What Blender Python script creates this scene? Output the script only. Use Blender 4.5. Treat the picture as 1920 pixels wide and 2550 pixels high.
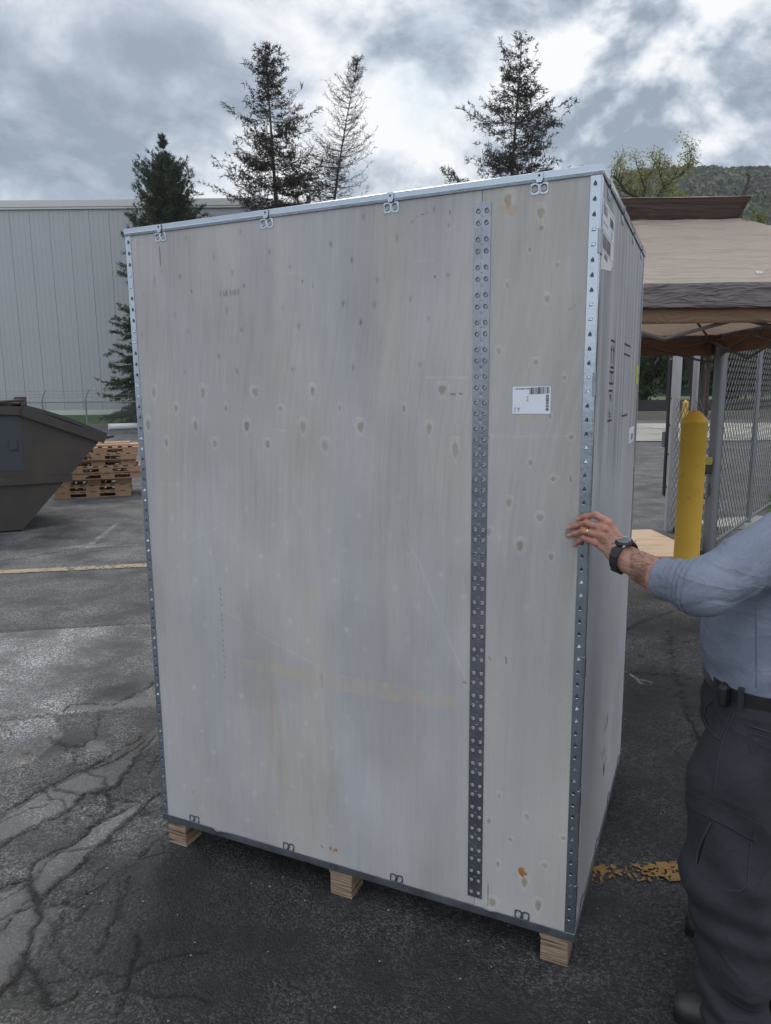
import bpy, bmesh, math, random
import numpy as np
from mathutils import Vector, Matrix
R = math.radians
for o in list(bpy.data.objects): bpy.data.objects.remove(o)
scene = bpy.context.scene
col = scene.collection
rng = np.random.default_rng(7)
random.seed(7)

# ------------------------------------------------------------------ camera
CAM_H, PITCH, ROLL, FPX = 1.7, R(9.3875), R(-0.5705), 1769.26
cam_d = bpy.data.cameras.new('camera'); cam = bpy.data.objects.new('camera', cam_d); col.objects.link(cam)
cam_d.sensor_fit = 'HORIZONTAL'; cam_d.sensor_width = 36; cam_d.lens = FPX/1920*36
cam_d.clip_start = 0.05; cam_d.clip_end = 3000
_fw = Vector((0, math.cos(PITCH), -math.sin(PITCH))); _up = Vector((0, math.sin(PITCH), math.cos(PITCH))); _rt = Vector((1, 0, 0))
_r2 = math.cos(ROLL)*_rt + math.sin(ROLL)*_up; _u2 = -math.sin(ROLL)*_rt + math.cos(ROLL)*_up
cam.matrix_world = Matrix(((_r2.x, _u2.x, -_fw.x, 0), (_r2.y, _u2.y, -_fw.y, 0), (_r2.z, _u2.z, -_fw.z, CAM_H), (0, 0, 0, 1)))
scene.camera = cam
OC = np.array([0, 0, CAM_H]); FW, RT, UP = np.array(_fw), np.array(_r2), np.array(_u2)
CR = np.array([.54334, 1.86807, 0.]); YAW = R(24.4793)          # crate: near right corner on the ground
UU = np.array([-math.cos(YAW), math.sin(YAW), 0.]); WW = np.array([math.sin(YAW), math.cos(YAW), 0.])
def ray(x, y): return (x-960)/FPX*RT-(y-1275)/FPX*UP+FW         # photo pixel -> direction
def hit(x, y, c, n):
    d = ray(x, y); return OC+d*(((c-OC)@n)/(d@n))
def g(x, y, z=0.): return hit(x, y, np.array([0, 0, z]), np.array([0, 0, 1.]))
def atd(x, y, d): return OC+ray(x, y)*d                         # at depth d along the view axis
def atY(x, y, Y):
    d = ray(x, y); return OC+d*(Y/d[1])
def fS(x, y):
    q = hit(x, y, CR, WW)-CR; return float(q@UU), float(q[2])
def sS(x, y):
    q = hit(x, y, CR, UU)-CR; return float(q@WW), float(q[2])

# ------------------------------------------------------------------ node helpers
class NT:
    def __init__(s, tree): s.t = tree; s.L = tree.links
    def n(s, typ, **kw):
        nd = s.t.nodes.new(typ)
        for k, v in kw.items():
            if k.startswith('i_'):
                nd.inputs[int(k[2:]) if k[2:].isdigit() else k[2:].replace('_', ' ')].default_value = v
            else: setattr(nd, k, v)
        return nd
    def math(s, op, a, b=None, c=None, clamp=False):
        nd = s.t.nodes.new('ShaderNodeMath'); nd.operation = op; nd.use_clamp = clamp
        for i, v in enumerate((a, b, c)):
            if v is None: continue
            if isinstance(v, (int, float)): nd.inputs[i].default_value = v
            else: s.L.new(v, nd.inputs[i])
        return nd.outputs[0]
    def mix(s, f, a, b, typ='MIX'):
        nd = s.t.nodes.new('ShaderNodeMix'); nd.data_type = 'RGBA'; nd.blend_type = typ
        for i, v in ((0, f), (6, a), (7, b)):
            if isinstance(v, (int, float)): nd.inputs[i].default_value = v
            elif isinstance(v, tuple): nd.inputs[i].default_value = v if len(v) == 4 else v+(1,)
            else: s.L.new(v, nd.inputs[i])
        return nd.outputs[2]
    def ramp(s, f, stops):
        nd = s.t.nodes.new('ShaderNodeValToRGB'); s.L.new(f, nd.inputs[0]); e = nd.color_ramp.elements
        while len(e) > 1: e.remove(e[-1])
        for i, (p, c) in enumerate(stops):
            if i == 0: q = e[0]; q.position = p
            else: q = e.new(p)
            q.color = (c, c, c, 1) if isinstance(c, (int, float)) else tuple(c)+(1,)
        return nd.outputs[0]
    def noise(s, vec, scale, detail=4, rough=.55, dist=0):
        nd = s.t.nodes.new('ShaderNodeTexNoise'); nd.inputs['Scale'].default_value = scale; nd.inputs['Detail'].default_value = detail
        nd.inputs['Roughness'].default_value = rough; nd.inputs['Distortion'].default_value = dist
        if vec is not None: s.L.new(vec, nd.inputs['Vector'])
        return nd.outputs[0]

# ------------------------------------------------------------------ world: broken cloud, bright overhead
SUN_EL, SUN_AZ = R(46), R(-8)          # azimuth from +Y towards +X
world = bpy.data.worlds.new('World'); scene.world = world; world.use_nodes = True
wt = world.node_tree; wt.nodes.clear(); W = NT(wt)
sky = W.n('ShaderNodeTexSky', sky_type='NISHITA'); sky.sun_disc = False; sky.sun_elevation = SUN_EL; sky.sun_rotation = SUN_AZ; sky.altitude = 300
tc = W.n('ShaderNodeTexCoord'); sep = W.n('ShaderNodeSeparateXYZ'); wt.links.new(tc.outputs['Generated'], sep.inputs[0])
zz = W.math('ADD', W.math('MAXIMUM', sep.outputs[2], 0.0), .50)
cmb = W.n('ShaderNodeCombineXYZ')
wt.links.new(W.math('DIVIDE', sep.outputs[0], zz), cmb.inputs[0]); wt.links.new(W.math('DIVIDE', sep.outputs[1], zz), cmb.inputs[1]); 
cv = cmb.outputs[0]
big = W.noise(cv, 1.5, 3, .5, .3); det = W.noise(cv, 4.2, 10, .56, .22); fine = W.noise(cv, 12.0, 8, .62, .12)
def blob(px, py, wdt):                # a patch of sky towards a direction
    d = ray(px, py); d = d/np.linalg.norm(d)
    dp = W.n('ShaderNodeVectorMath', operation='DOT_PRODUCT'); wt.links.new(tc.outputs['Generated'], dp.inputs[0]); dp.inputs[1].default_value = tuple(d)
    c0 = math.cos(wdt*1.0)
    return W.math('POWER', W.math('MULTIPLY', W.math('SUBTRACT', dp.outputs['Value'], c0), 1/(1-c0), clamp=True), 1.5)
v = W.math('ADD', W.math('MULTIPLY', big, .50), W.math('ADD', W.math('MULTIPLY', det, .62), W.math('MULTIPLY', fine, .20)))
for px, py, wd, a in SKY_BLOBS if 'SKY_BLOBS' in globals() else [
        (0, 330, .30, -.10), (420, 200, .20, -.10), (700, 60, .14, -.02), (1050, -40, .15, -.13), (200, 30, .09, .10),
        (470, 330, .13, .10), (1000, 330, .20, .12), (860, 90, .10, .05), (1550, 190, .16, .09), (1750, 330, .12, -.03), (1620, 250, .10, -.08),
        (1880, 150, .16, .07), (1230, 140, .12, .02), (1700, 40, .08, -.07), (1900, 330, .08, -.05), (1500, 330, .10, -.07)]:
    v = W.math('ADD', v, W.math('MULTIPLY', blob(px, py, wd), a))
n_b = W.noise(cv, 3.6, 6, .5, .1); puff = W.math('ABSOLUTE', W.math('SUBTRACT', W.math('MULTIPLY', n_b, 2.0), 1.0)); n_c = W.noise(cv, 8.5, 5, .5, .1); puff2 = W.math('ABSOLUTE', W.math('SUBTRACT', W.math('MULTIPLY', n_c, 2.0), 1.0))
pm = W.math('ADD', blob(1650, 200, .42), W.math('MULTIPLY', blob(500, 380, .14), .6), clamp=True)
v = W.math('ADD', v, W.math('MULTIPLY', pm, W.math('ADD', W.math('MULTIPLY', W.math('SUBTRACT', puff, .15), .85), W.math('MULTIPLY', W.math('SUBTRACT', puff2, .15), .38))))
def shift(k):
    s_ = W.n('ShaderNodeVectorMath', operation='SCALE'); wt.links.new(cv, s_.inputs[0]); s_.inputs['Scale'].default_value = k; return s_.outputs[0]
r1 = W.math('SUBTRACT', W.noise(cv, 4.0, 12, .58, .3), W.noise(shift(.965), 4.0, 12, .58, .3))      # cumulus relief: rims face the sun
gate = W.math('ADD', .35, W.math('MULTIPLY', blob(1500, 150, .50), .9))
v = W.math('ADD', v, W.math('MULTIPLY', W.math('MULTIPLY', r1, 1.2), gate))
cl = W.ramp(v, [(.46, (.26, .31, .38)), (.55, (.39, .45, .53)), (.62, (.56, .61, .68)), (.69, (.76, .79, .83)), (.80, (.98, .99, 1.0))])
blue = W.math('MULTIPLY', blob(1090, 170, .085), W.math('MULTIPLY', W.math('SUBTRACT', fine, .38), 4.0, clamp=True))
cl = W.mix(W.math('MULTIPLY', blue, .75), cl, (.50, .63, .74))
# overcast sky is brightest overhead; boost added behind the viewer lights the crate
up_ = W.math('MULTIPLY', W.math('SUBTRACT', sep.outputs[2], .50, clamp=True), 1.9)
back = W.math('MULTIPLY', W.math('MULTIPLY', sep.outputs[1], -1, clamp=True), .9)
gain = W.math('ADD', W.math('ADD', 1.0, up_), back)
sc = W.n('ShaderNodeVectorMath', operation='SCALE'); wt.links.new(cl, sc.inputs[0]); wt.links.new(W.math('MULTIPLY', gain, 10.0), sc.inputs['Scale'])
fin = W.mix(.93, sky.outputs[0], sc.outputs[0])
bg = W.n('ShaderNodeBackground'); bg.inputs[1].default_value = .1; wt.links.new(fin, bg.inputs[0])
wo = W.n('ShaderNodeOutputWorld'); wt.links.new(bg.outputs[0], wo.inputs[0])

# ------------------------------------------------------------------ sun behind thin cloud
sl = bpy.data.lights.new('sun', 'SUN'); sl.energy = 1.1; sl.angle = R(16); sl.color = (1, .95, .88)
so = bpy.data.objects.new('sun', sl); col.objects.link(so)
sd = Vector((math.sin(SUN_AZ)*math.cos(SUN_EL), math.cos(SUN_AZ)*math.cos(SUN_EL), math.sin(SUN_EL)))
so.rotation_euler = sd.to_track_quat('Z', 'Y').to_euler()
scene.view_settings.view_transform = 'Standard'; scene.view_settings.look = 'None'; scene.view_settings.exposure = 0.12; scene.view_settings.gamma = 1

# ------------------------------------------------------------------ object helpers
def tag(o, label=None, cat=None, group=None, kind=None):
    if label: o['label'] = label
    if cat: o['category'] = cat
    if group: o['group'] = group
    if kind: o['kind'] = kind
    return o
def empty(name, loc=(0, 0, 0), rz=0):
    o = bpy.data.objects.new(name, None); col.objects.link(o); o.location = loc; o.rotation_euler = (0, 0, rz); o.empty_display_size = .2
    return o
def np_mesh(name, V, F, mats, parent=None, smooth=False, mi=None, vc=None, world=False):
    """V (n,3); F list of int arrays (m,3)/(m,4) or list of tuples; vc = per-vertex rgb."""
    me = bpy.data.meshes.new(name)
    V = np.asarray(V, dtype=np.float32)
    if isinstance(F, np.ndarray): F = [F]
    if len(F) and isinstance(F[0], np.ndarray):
        loops = np.concatenate([f.ravel() for f in F]).astype(np.int32)
        tot = np.concatenate([np.full(len(f), f.shape[1], dtype=np.int32) for f in F])
    else:
        loops = np.array([i for f in F for i in f], dtype=np.int32); tot = np.array([len(f) for f in F], dtype=np.int32)
    st = np.concatenate([[0], np.cumsum(tot)[:-1]]).astype(np.int32)
    me.vertices.add(len(V)); me.vertices.foreach_set('co', V.ravel())
    me.loops.add(len(loops)); me.loops.foreach_set('vertex_index', loops)
    me.polygons.add(len(tot)); me.polygons.foreach_set('loop_start', st); me.polygons.foreach_set('loop_total', tot)
    if mi is not None: me.polygons.foreach_set('material_index', np.asarray(mi, dtype=np.int32))
    me.polygons.foreach_set('use_smooth', np.full(len(tot), bool(smooth)))
    if vc is not None:
        a = me.color_attributes.new('Col', 'FLOAT_COLOR', 'POINT')
        c = np.ones((len(V), 4), dtype=np.float32); vc = np.asarray(vc); c[:, :vc.shape[1]] = vc; a.data.foreach_set('color', c.ravel())
    me.update(calc_edges=True); me.validate()
    for m in (mats if isinstance(mats, (list, tuple)) else [mats]): me.materials.append(m)
    o = bpy.data.objects.new(name, me); col.objects.link(o)
    if parent is not None: o.parent = parent
    return o
class MB:
    """collects boxes, bars and tubes; build() links them as ONE mesh"""
    def __init__(s): s.v = []; s.f = []; s.m = []; s.c = []; s.col = None
    def add(s, V, F, m=0):
        b = len(s.v); s.v += [tuple(float(a) for a in p) for p in V]; s.f += [tuple(i+b for i in f) for f in F]; s.m += [m]*len(F)
        if s.col is not None: s.c += [s.col]*len(V)
        return s
    def box(s, x0, x1, y0, y1, z0, z1, m=0, rot=None, org=None, bev=0):
        x0, x1 = min(x0, x1), max(x0, x1); y0, y1 = min(y0, y1), max(y0, y1); z0, z1 = min(z0, z1), max(z0, z1)
        if bev:
            b = min(bev, (x1-x0)*.45, (y1-y0)*.45, (z1-z0)*.45); V = []; 
            for sx, X in ((1, x0), (-1, x1)):
                for sy, Y in ((1, y0), (-1, y1)):
                    for sz, Z in ((1, z0), (-1, z1)):
                        V += [(X, Y+sy*b, Z+sz*b), (X+sx*b, Y, Z+sz*b), (X+sx*b, Y+sy*b, Z)]
            I = lambda a, b_, c, k: ((a*2+b_)*2+c)*3+k
            F = [(I(a, 0, 0, 0), I(a, 0, 1, 0), I(a, 1, 1, 0), I(a, 1, 0, 0)) for a in (0, 1)]
            F += [(I(0, a, 0, 1), I(1, a, 0, 1), I(1, a, 1, 1), I(0, a, 1, 1)) for a in (0, 1)]
            F += [(I(0, 0, a, 2), I(1, 0, a, 2), I(1, 1, a, 2), I(0, 1, a, 2)) for a in (0, 1)]
            for a in (0, 1):
                for c in (0, 1):
                    F += [(I(a, c, 0, 0), I(a, c, 1, 0), I(a, c, 1, 1), I(a, c, 0, 1)), (I(a, 0, c, 0), I(a, 1, c, 0), I(a, 1, c, 2), I(a, 0, c, 2)),
                          (I(0, a, c, 1), I(1, a, c, 1), I(1, a, c, 2), I(0, a, c, 2))]
                    for d in (0, 1): F.append((I(a, c, d, 0), I(a, c, d, 1), I(a, c, d, 2)))
        else:
            V = [(x, y, z) for x in (x0, x1) for y in (y0, y1) for z in (z0, z1)]
            F = [(0, 1, 3, 2), (4, 6, 7, 5), (0, 4, 5, 1), (2, 3, 7, 6), (0, 2, 6, 4), (1, 5, 7, 3)]
        if rot is not None:
            M = np.array(rot); V = [tuple(M@np.array(p)+(np.array(org) if org is not None else 0)) for p in V]
        return s.add(V, F, m)
    def tube(s, pts, rad, n=8, m=0, cap=True, flat=None):
        P = [np.array(p, float) for p in pts]; rr = rad if isinstance(rad, (list, tuple, np.ndarray)) else [rad]*len(P)
        V = []; up = np.array([0, 0, 1.])
        t0 = P[1]-P[0]; t0 = t0/np.linalg.norm(t0)
        a = np.cross(t0, up if abs(t0[2]) < .9 else np.array([1., 0, 0])); a /= np.linalg.norm(a)
        for i, p in enumerate(P):
            t = P[min(i+1, len(P)-1)]-P[max(i-1, 0)]; t = t/np.linalg.norm(t)
            a = a-t*(a@t); a /= np.linalg.norm(a); b = np.cross(t, a)
            for k in range(n):
                w = 2*math.pi*k/n; V.append(p+rr[i]*(math.cos(w)*a+math.sin(w)*b*(flat or 1)))
        F = [(i*n+k, i*n+(k+1) % n, (i+1)*n+(k+1) % n, (i+1)*n+k) for i in range(len(P)-1) for k in range(n)]
        if cap: F += [tuple(range(n)), tuple(reversed(range((len(P)-1)*n, len(P)*n)))]
        return s.add(V, F, m)
    def quad(s, a, b, c, d, m=0): return s.add([a, b, c, d], [(0, 1, 2, 3)], m)
    def prism(s, poly, ax, t0, t1, m=0):
        """polygon extruded along a vector: ax(p2, t) -> point"""
        n = len(poly); V = [ax(p, t0) for p in poly]+[ax(p, t1) for p in poly]
        return s.add(V, [tuple(range(n)), tuple(reversed(range(n, 2*n)))]+[(k, (k+1) % n, n+(k+1) % n, n+k) for k in range(n)], m)
    def build(s, name, mats, parent=None, smooth=False):
        o = np_mesh(name, np.array(s.v), s.f, mats, parent, smooth, s.m, np.array(s.c) if s.c else None)
        bm = bmesh.new(); bm.from_mesh(o.data); bmesh.ops.recalc_face_normals(bm, faces=bm.faces); bm.to_mesh(o.data); bm.free()
        return o
def copy_tree(o, parent=None):
    c = o.copy(); col.objects.link(c)
    if parent is not None: c.parent = parent
    for ch in list(o.children): copy_tree(ch, c)
    return c

# ------------------------------------------------------------------ materials
def mat(name, base, rough=.8, metal=0., var=.15, scale=6., bump=0., bscale=None, attr=False, stretch=None, tint=None, spec=.5, trans=0., col2=None, c2s=3., c2t=(.5, .62), detail=6):
    m = bpy.data.materials.new(name); m.use_nodes = True; t = m.node_tree; t.nodes.clear(); N = NT(t)
    b = N.n('ShaderNodeBsdfPrincipled'); out = N.n('ShaderNodeOutputMaterial'); tcn = N.n('ShaderNodeTexCoord')
    vec = tcn.outputs['Object']
    if stretch:
        mp = N.n('ShaderNodeMapping'); mp.inputs['Scale'].default_value = stretch; t.links.new(vec, mp.inputs['Vector']); vec = mp.outputs[0]
    if attr:
        at = N.n('ShaderNodeAttribute', attribute_name='Col'); c = at.outputs['Color']
    else:
        rgb = N.n('ShaderNodeRGB'); rgb.outputs[0].default_value = tuple(base)+(1,); c = rgb.outputs[0]
    if col2:
        k = N.ramp(N.noise(vec, c2s, 6, .6), [(c2t[0], 0.), (c2t[1], 1.)]); c = N.mix(k, c, tuple(col2))
    if var:
        nz = N.noise(vec, scale, detail, .6)
        f = N.math('ADD', N.math('MULTIPLY', N.math('SUBTRACT', nz, .5), var*3.2), 1.0)
        v_ = N.n('ShaderNodeVectorMath', operation='SCALE'); t.links.new(c, v_.inputs[0]); t.links.new(f, v_.inputs['Scale']); c = v_.outputs[0]
        rz = N.math('ADD', N.math('MULTIPLY', N.math('SUBTRACT', nz, .5), .35), rough, clamp=True); t.links.new(rz, b.inputs['Roughness'])
    else: b.inputs['Roughness'].default_value = rough
    t.links.new(c, b.inputs['Base Color']); b.inputs['Metallic'].default_value = metal; b.inputs['Specular IOR Level'].default_value = spec
    if bump:
        bp = N.n('ShaderNodeBump'); bp.inputs['Strength'].default_value = 1; bp.inputs['Distance'].default_value = bump
        t.links.new(N.noise(vec, bscale or scale*4, 5, .6), bp.inputs['Height']); t.links.new(bp.outputs[0], b.inputs['Normal'])
    res = b.outputs[0]
    if trans:
        tr = N.n('ShaderNodeBsdfTranslucent'); t.links.new(c, tr.inputs[0]); mx = N.n('ShaderNodeMixShader'); mx.inputs[0].default_value = trans
        t.links.new(res, mx.inputs[1]); t.links.new(tr.outputs[0], mx.inputs[2]); res = mx.outputs[0]
    t.links.new(res, out.inputs[0]); return m

# ------------------------------------------------------------------ numpy noise
_P = rng.random((256, 256))
def vnoise(x, y, seed=0, px=0):
    """value noise in [0,1]; px>0 repeats every px cells in x"""
    xi = np.floor(x).astype(int); yi = np.floor(y).astype(int); fx = x-xi; fy = y-yi
    fx = fx*fx*(3-2*fx); fy = fy*fy*(3-2*fy)
    w = (lambda a: a % px) if px else (lambda a: a)
    h = lambda a, b: _P[(w(a)+seed*37) & 255, (b+seed*91) & 255]
    return (h(xi, yi)*(1-fx)+h(xi+1, yi)*fx)*(1-fy)+(h(xi, yi+1)*(1-fx)+h(xi+1, yi+1)*fx)*fy
def fbm(x, y, o=4, seed=0):
    s = 0; a = .5; t = 0
    for k in range(o): s = s+a*vnoise(x*2**k, y*2**k, seed+k); t += a; a *= .5
    return s/t
def seg_d(X, Y, pts):
    """distance from grid points to a polyline"""
    best = np.full(X.shape, 1e9)
    for (x0, y0), (x1, y1) in zip(pts[:-1], pts[1:]):
        dx, dy = x1-x0, y1-y0; L = dx*dx+dy*dy+1e-12
        t = np.clip(((X-x0)*dx+(Y-y0)*dy)/L, 0, 1); best = np.minimum(best, np.hypot(X-x0-t*dx, Y-y0-t*dy))
    return best
def in_poly(X, Y, pts):
    c = np.zeros(X.shape, bool); n = len(pts)
    for i in range(n):
        x0, y0 = pts[i]; x1, y1 = pts[i-1]
        if y0 == y1: continue
        c ^= ((y0 > Y) != (y1 > Y)) & (X < (x1-x0)*(Y-y0)/(y1-y0)+x0)
    return c
sm = lambda a, b, x: (lambda t: t*t*(3-2*t))(np.clip((x-a)/(b-a), 0, 1))

# ------------------------------------------------------------------ implicit surfaces
def surfnet(fn, lo, hi, h, chunk=None):
    lo = np.array(lo, float); hi = np.array(hi, float); n = np.ceil((hi-lo)/h).astype(int)+1
    xs, ys, zs = [lo[i]+h*np.arange(n[i]) for i in range(3)]
    D = np.empty(tuple(n), dtype=np.float32)
    step = max(1, int(1.2e6/(n[1]*n[2])))
    for a in range(0, n[0], step):
        X, Y, Z = np.meshgrid(xs[a:a+step], ys, zs, indexing='ij'); D[a:a+step] = fn(X, Y, Z)
    S = D < 0
    c8 = [S[i:n[0]-1+i, j:n[1]-1+j, k:n[2]-1+k] for i in (0, 1) for j in (0, 1) for k in (0, 1)]
    cnt = sum(c.astype(np.int8) for c in c8); act = (cnt > 0) & (cnt < 8)
    I, J, K = np.nonzero(act); idx = -np.ones(act.shape, dtype=np.int64); idx[I, J, K] = np.arange(len(I))
    acc = np.zeros((len(I), 3)); num = np.zeros(len(I))
    for ax in range(3):
        o1, o2 = [a for a in range(3) if a != ax]
        for p in (0, 1):
            for q in (0, 1):
                b = [I, J, K]; off = [0, 0, 0]; off[o1] = p; off[o2] = q
                A = (I+off[0], J+off[1], K+off[2]); off2 = list(off); off2[ax] = 1; B = (I+off2[0], J+off2[1], K+off2[2])
                d0 = D[A]; d1 = D[B]; cr = (d0 < 0) != (d1 < 0); t = np.where(cr, d0/(d0-d1+1e-20), 0)
                P = np.stack([off[0]+0*t, off[1]+0*t, off[2]+0*t], 1).astype(float); P[:, ax] += t
                acc[cr] += P[cr]; num[cr] += 1
    V = np.stack([I, J, K], 1)+acc/num[:, None]; V = lo+h*V
    Fs = []
    for ax in range(3):
        o1, o2 = [(1, 2), (2, 0), (0, 1)][ax]
        sl0 = [slice(None)]*3; sl1 = [slice(None)]*3; sl0[ax] = slice(0, n[ax]-1); sl1[ax] = slice(1, n[ax])
        s0 = S[tuple(sl0)]; s1 = S[tuple(sl1)]; cr = s0 != s1
        P = np.array(np.nonzero(cr)); ok = (P[o1] > 0) & (P[o2] > 0) & (P[o1] < n[o1]-1) & (P[o2] < n[o2]-1); P = P[:, ok]
        fl = s0[tuple(P)]
        def cell(a, b):
            Q = P.copy(); Q[o1] -= a; Q[o2] -= b; return idx[tuple(Q)]
        q = np.stack([cell(1, 1), cell(0, 1), cell(0, 0), cell(1, 0)], 1)
        q[~fl] = q[~fl][:, ::-1]; Fs.append(q)
    return V, np.concatenate(Fs)
def smin(a, b, k):
    h = np.clip(.5+.5*(b-a)/k, 0, 1); return b*(1-h)+a*h-k*h*(1-h)
def cone(X, Y, Z, a, b, ra, rb, flat=None):
    a = np.array(a, float); b = np.array(b, float); d = b-a; L = d@d+1e-12
    t = np.clip(((X-a[0])*d[0]+(Y-a[1])*d[1]+(Z-a[2])*d[2])/L, 0, 1)
    qx, qy, qz = X-a[0]-t*d[0], Y-a[1]-t*d[1], Z-a[2]-t*d[2]
    if flat is not None:      # (direction, factor): squash along a direction
        n, k = flat; s = (qx*n[0]+qy*n[1]+qz*n[2])*(k-1); qx, qy, qz = qx+s*n[0], qy+s*n[1], qz+s*n[2]
    return np.sqrt(qx*qx+qy*qy+qz*qz)-(ra+(rb-ra)*t)
# ------------------------------------------------------------------ ground: one sheet to the horizon, fine near the crate
def z7(pts): return [tuple(g(a*.52, 1400+b*.52)[:2]) for a, b in pts]          # traced on the asphalt at lower left
def z6(pts): return [tuple(g(1380+a*.407, 1650+b*.407)[:2]) for a, b in pts]   # lower right
def z3(pts): return [tuple(g(a*.3617, 640+b*.3617)[:2]) for a, b in pts]
def spans(*seg):
    out = [seg[0][0]]
    for a, b, d in seg: n = max(1, int(round((b-a)/d))); out += list(a+(b-a)*(np.arange(n)+1)/n)
    return np.array(out)
gx = spans((-900, -100, 80), (-100, -20, 5), (-20, -6, .4), (-6, -3.2, .035), (-3.2, 1.6, .0085), (1.6, 5, .03), (5, 20, .4), (20, 100, 5), (100, 900, 80))
gy = spans((-300, -20, 40), (-20, 0, .8), (0, 1.0, .05), (1.0, 3.2, .0065), (3.2, 5.4, .013), (5.4, 9.5, .03), (9.5, 16, .12), (16, 60, 1), (60, 900, 40))
GX, GY = np.meshgrid(gx, gy, indexing='ij')
def ground_paint(X, Y):
    n1 = fbm(X*.9, Y*.9, 5, 3); n2 = fbm(X*7, Y*7, 4, 11); n3 = fbm(X*2.2+5, Y*2.2, 5, 21)
    a = .070+.045*(n1-.5)+.02*(n2-.5)
    brown = sm(.5, .75, fbm(X*1.7+9, Y*1.7, 4, 40))
    # pale overlay strip between the two saw cuts
    patch = in_poly(X, Y, z7([(-700, 385), (730, 292), (755, 692), (-700, 810)]))
    a = np.where(patch, .160+.03*(n2-.5)+.03*(n1-.5), a)
    drk = sm(.42, .1, np.minimum(1, seg_d(X, Y, z7([(690, 320), (610, 470), (560, 600)]))/.75)+.35*(n3-.5))
    a = a*(1-.42*drk*(patch))
    lowpatch = in_poly(X, Y, z7([(-900, 840), (0, 760), (250, 740), (300, 830), (150, 960), (0, 1010), (-900, 1300)]))
    a = np.where(lowpatch, .135+.04*(n2-.5), a)
    far = sm(6.9, 8.5, Y-.2*X); a = a*(1-far)+far*(.080+.05*(n1-.5)+.03*(n3-.5))
    # worn smooth sealed strips
    wob = .05*(fbm(X*9, Y*9, 4, 5)-.5)
    Xw, Yw = X+wob, Y+.05*(fbm(X*9+31, Y*9, 4, 6)-.5)
    smooth = np.zeros(X.shape)
    for poly, v in (([(-300, 1420), (0, 1240), (160, 1135), (330, 1045), (480, 985), (620, 890), (750, 780), (750, 850), (640, 950), (560, 1060), (400, 1105), (350, 1170), (190, 1255), (0, 1345), (-300, 1560)], .125),
                    ([(140, 1520), (180, 1440), (300, 1390), (470, 1260), (600, 1190), (680, 1160), (620, 1230), (520, 1325), (420, 1395), (350, 1475), (260, 1550), (180, 1600)], .135),
                    ([(-300, 1650), (0, 1590), (120, 1550), (170, 1620), (185, 1660), (150, 1760), (115, 1850), (110, 1940), (0, 2060), (-300, 2300)], .125),
                    ([(180, 1690), (250, 1665), (300, 1680), (230, 1760), (170, 1860), (150, 1920), (130, 1900), (150, 1800)], .12),
                    ([(310, 712), (340, 688), (540, 672), (640, 650), (750, 640), (750, 690), (500, 708)], .15),
                    ([(410, 870), (440, 855), (500, 860), (515, 885), (480, 905), (420, 900)], .15),
                    ([(110, 725), (140, 700), (230, 700), (230, 720)], .15)):
        m = in_poly(Xw, Yw, z7(poly)); smooth = np.where(m, 1, smooth); a = np.where(m, v*.90+.035*(n2-.5)+.05*(n3-.5), a)
    dmp = sm(.50, .64, fbm(X*2.6+3, Y*2.6, 5, 44))*sm(1.5, .5, seg_d(X, Y, z7([(-300, 1500), (300, 1400), (760, 850)])))*(1-.6*smooth)
    pl = np.maximum(patch*(1-drk), lowpatch*.8); a = a*(1-.45*dmp*(1-pl))
    a = a*(1+(.42*fbm(X*1.3+2, Y*1.3, 5, 46)-.21)*(1-.8*pl))*1.06
    # oily ground with the crate's soft shadow painted in, in front and right
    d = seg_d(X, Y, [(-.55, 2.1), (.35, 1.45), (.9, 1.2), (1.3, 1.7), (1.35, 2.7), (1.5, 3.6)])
    oil_shade = sm(.85, .25, d+.5*(n3-.5)); a = a*(1-.62*oil_shade)
    d = seg_d(X, Y, z6([(900, -200), (600, 200), (560, 900), (300, 1800)])); a = a*(1-.25*sm(.5, .1, d+.4*(n3-.5)))
    wet = sm(.3, .0, np.abs(Y-16-3*n1)/9-.1+.0*X)*(X > 2)
    crack = np.zeros(X.shape)
    jit = .05*(fbm(X*20, Y*20, 5, 8)-.5); jit2 = .05*(fbm(X*20+77, Y*20, 5, 9)-.5)
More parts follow.
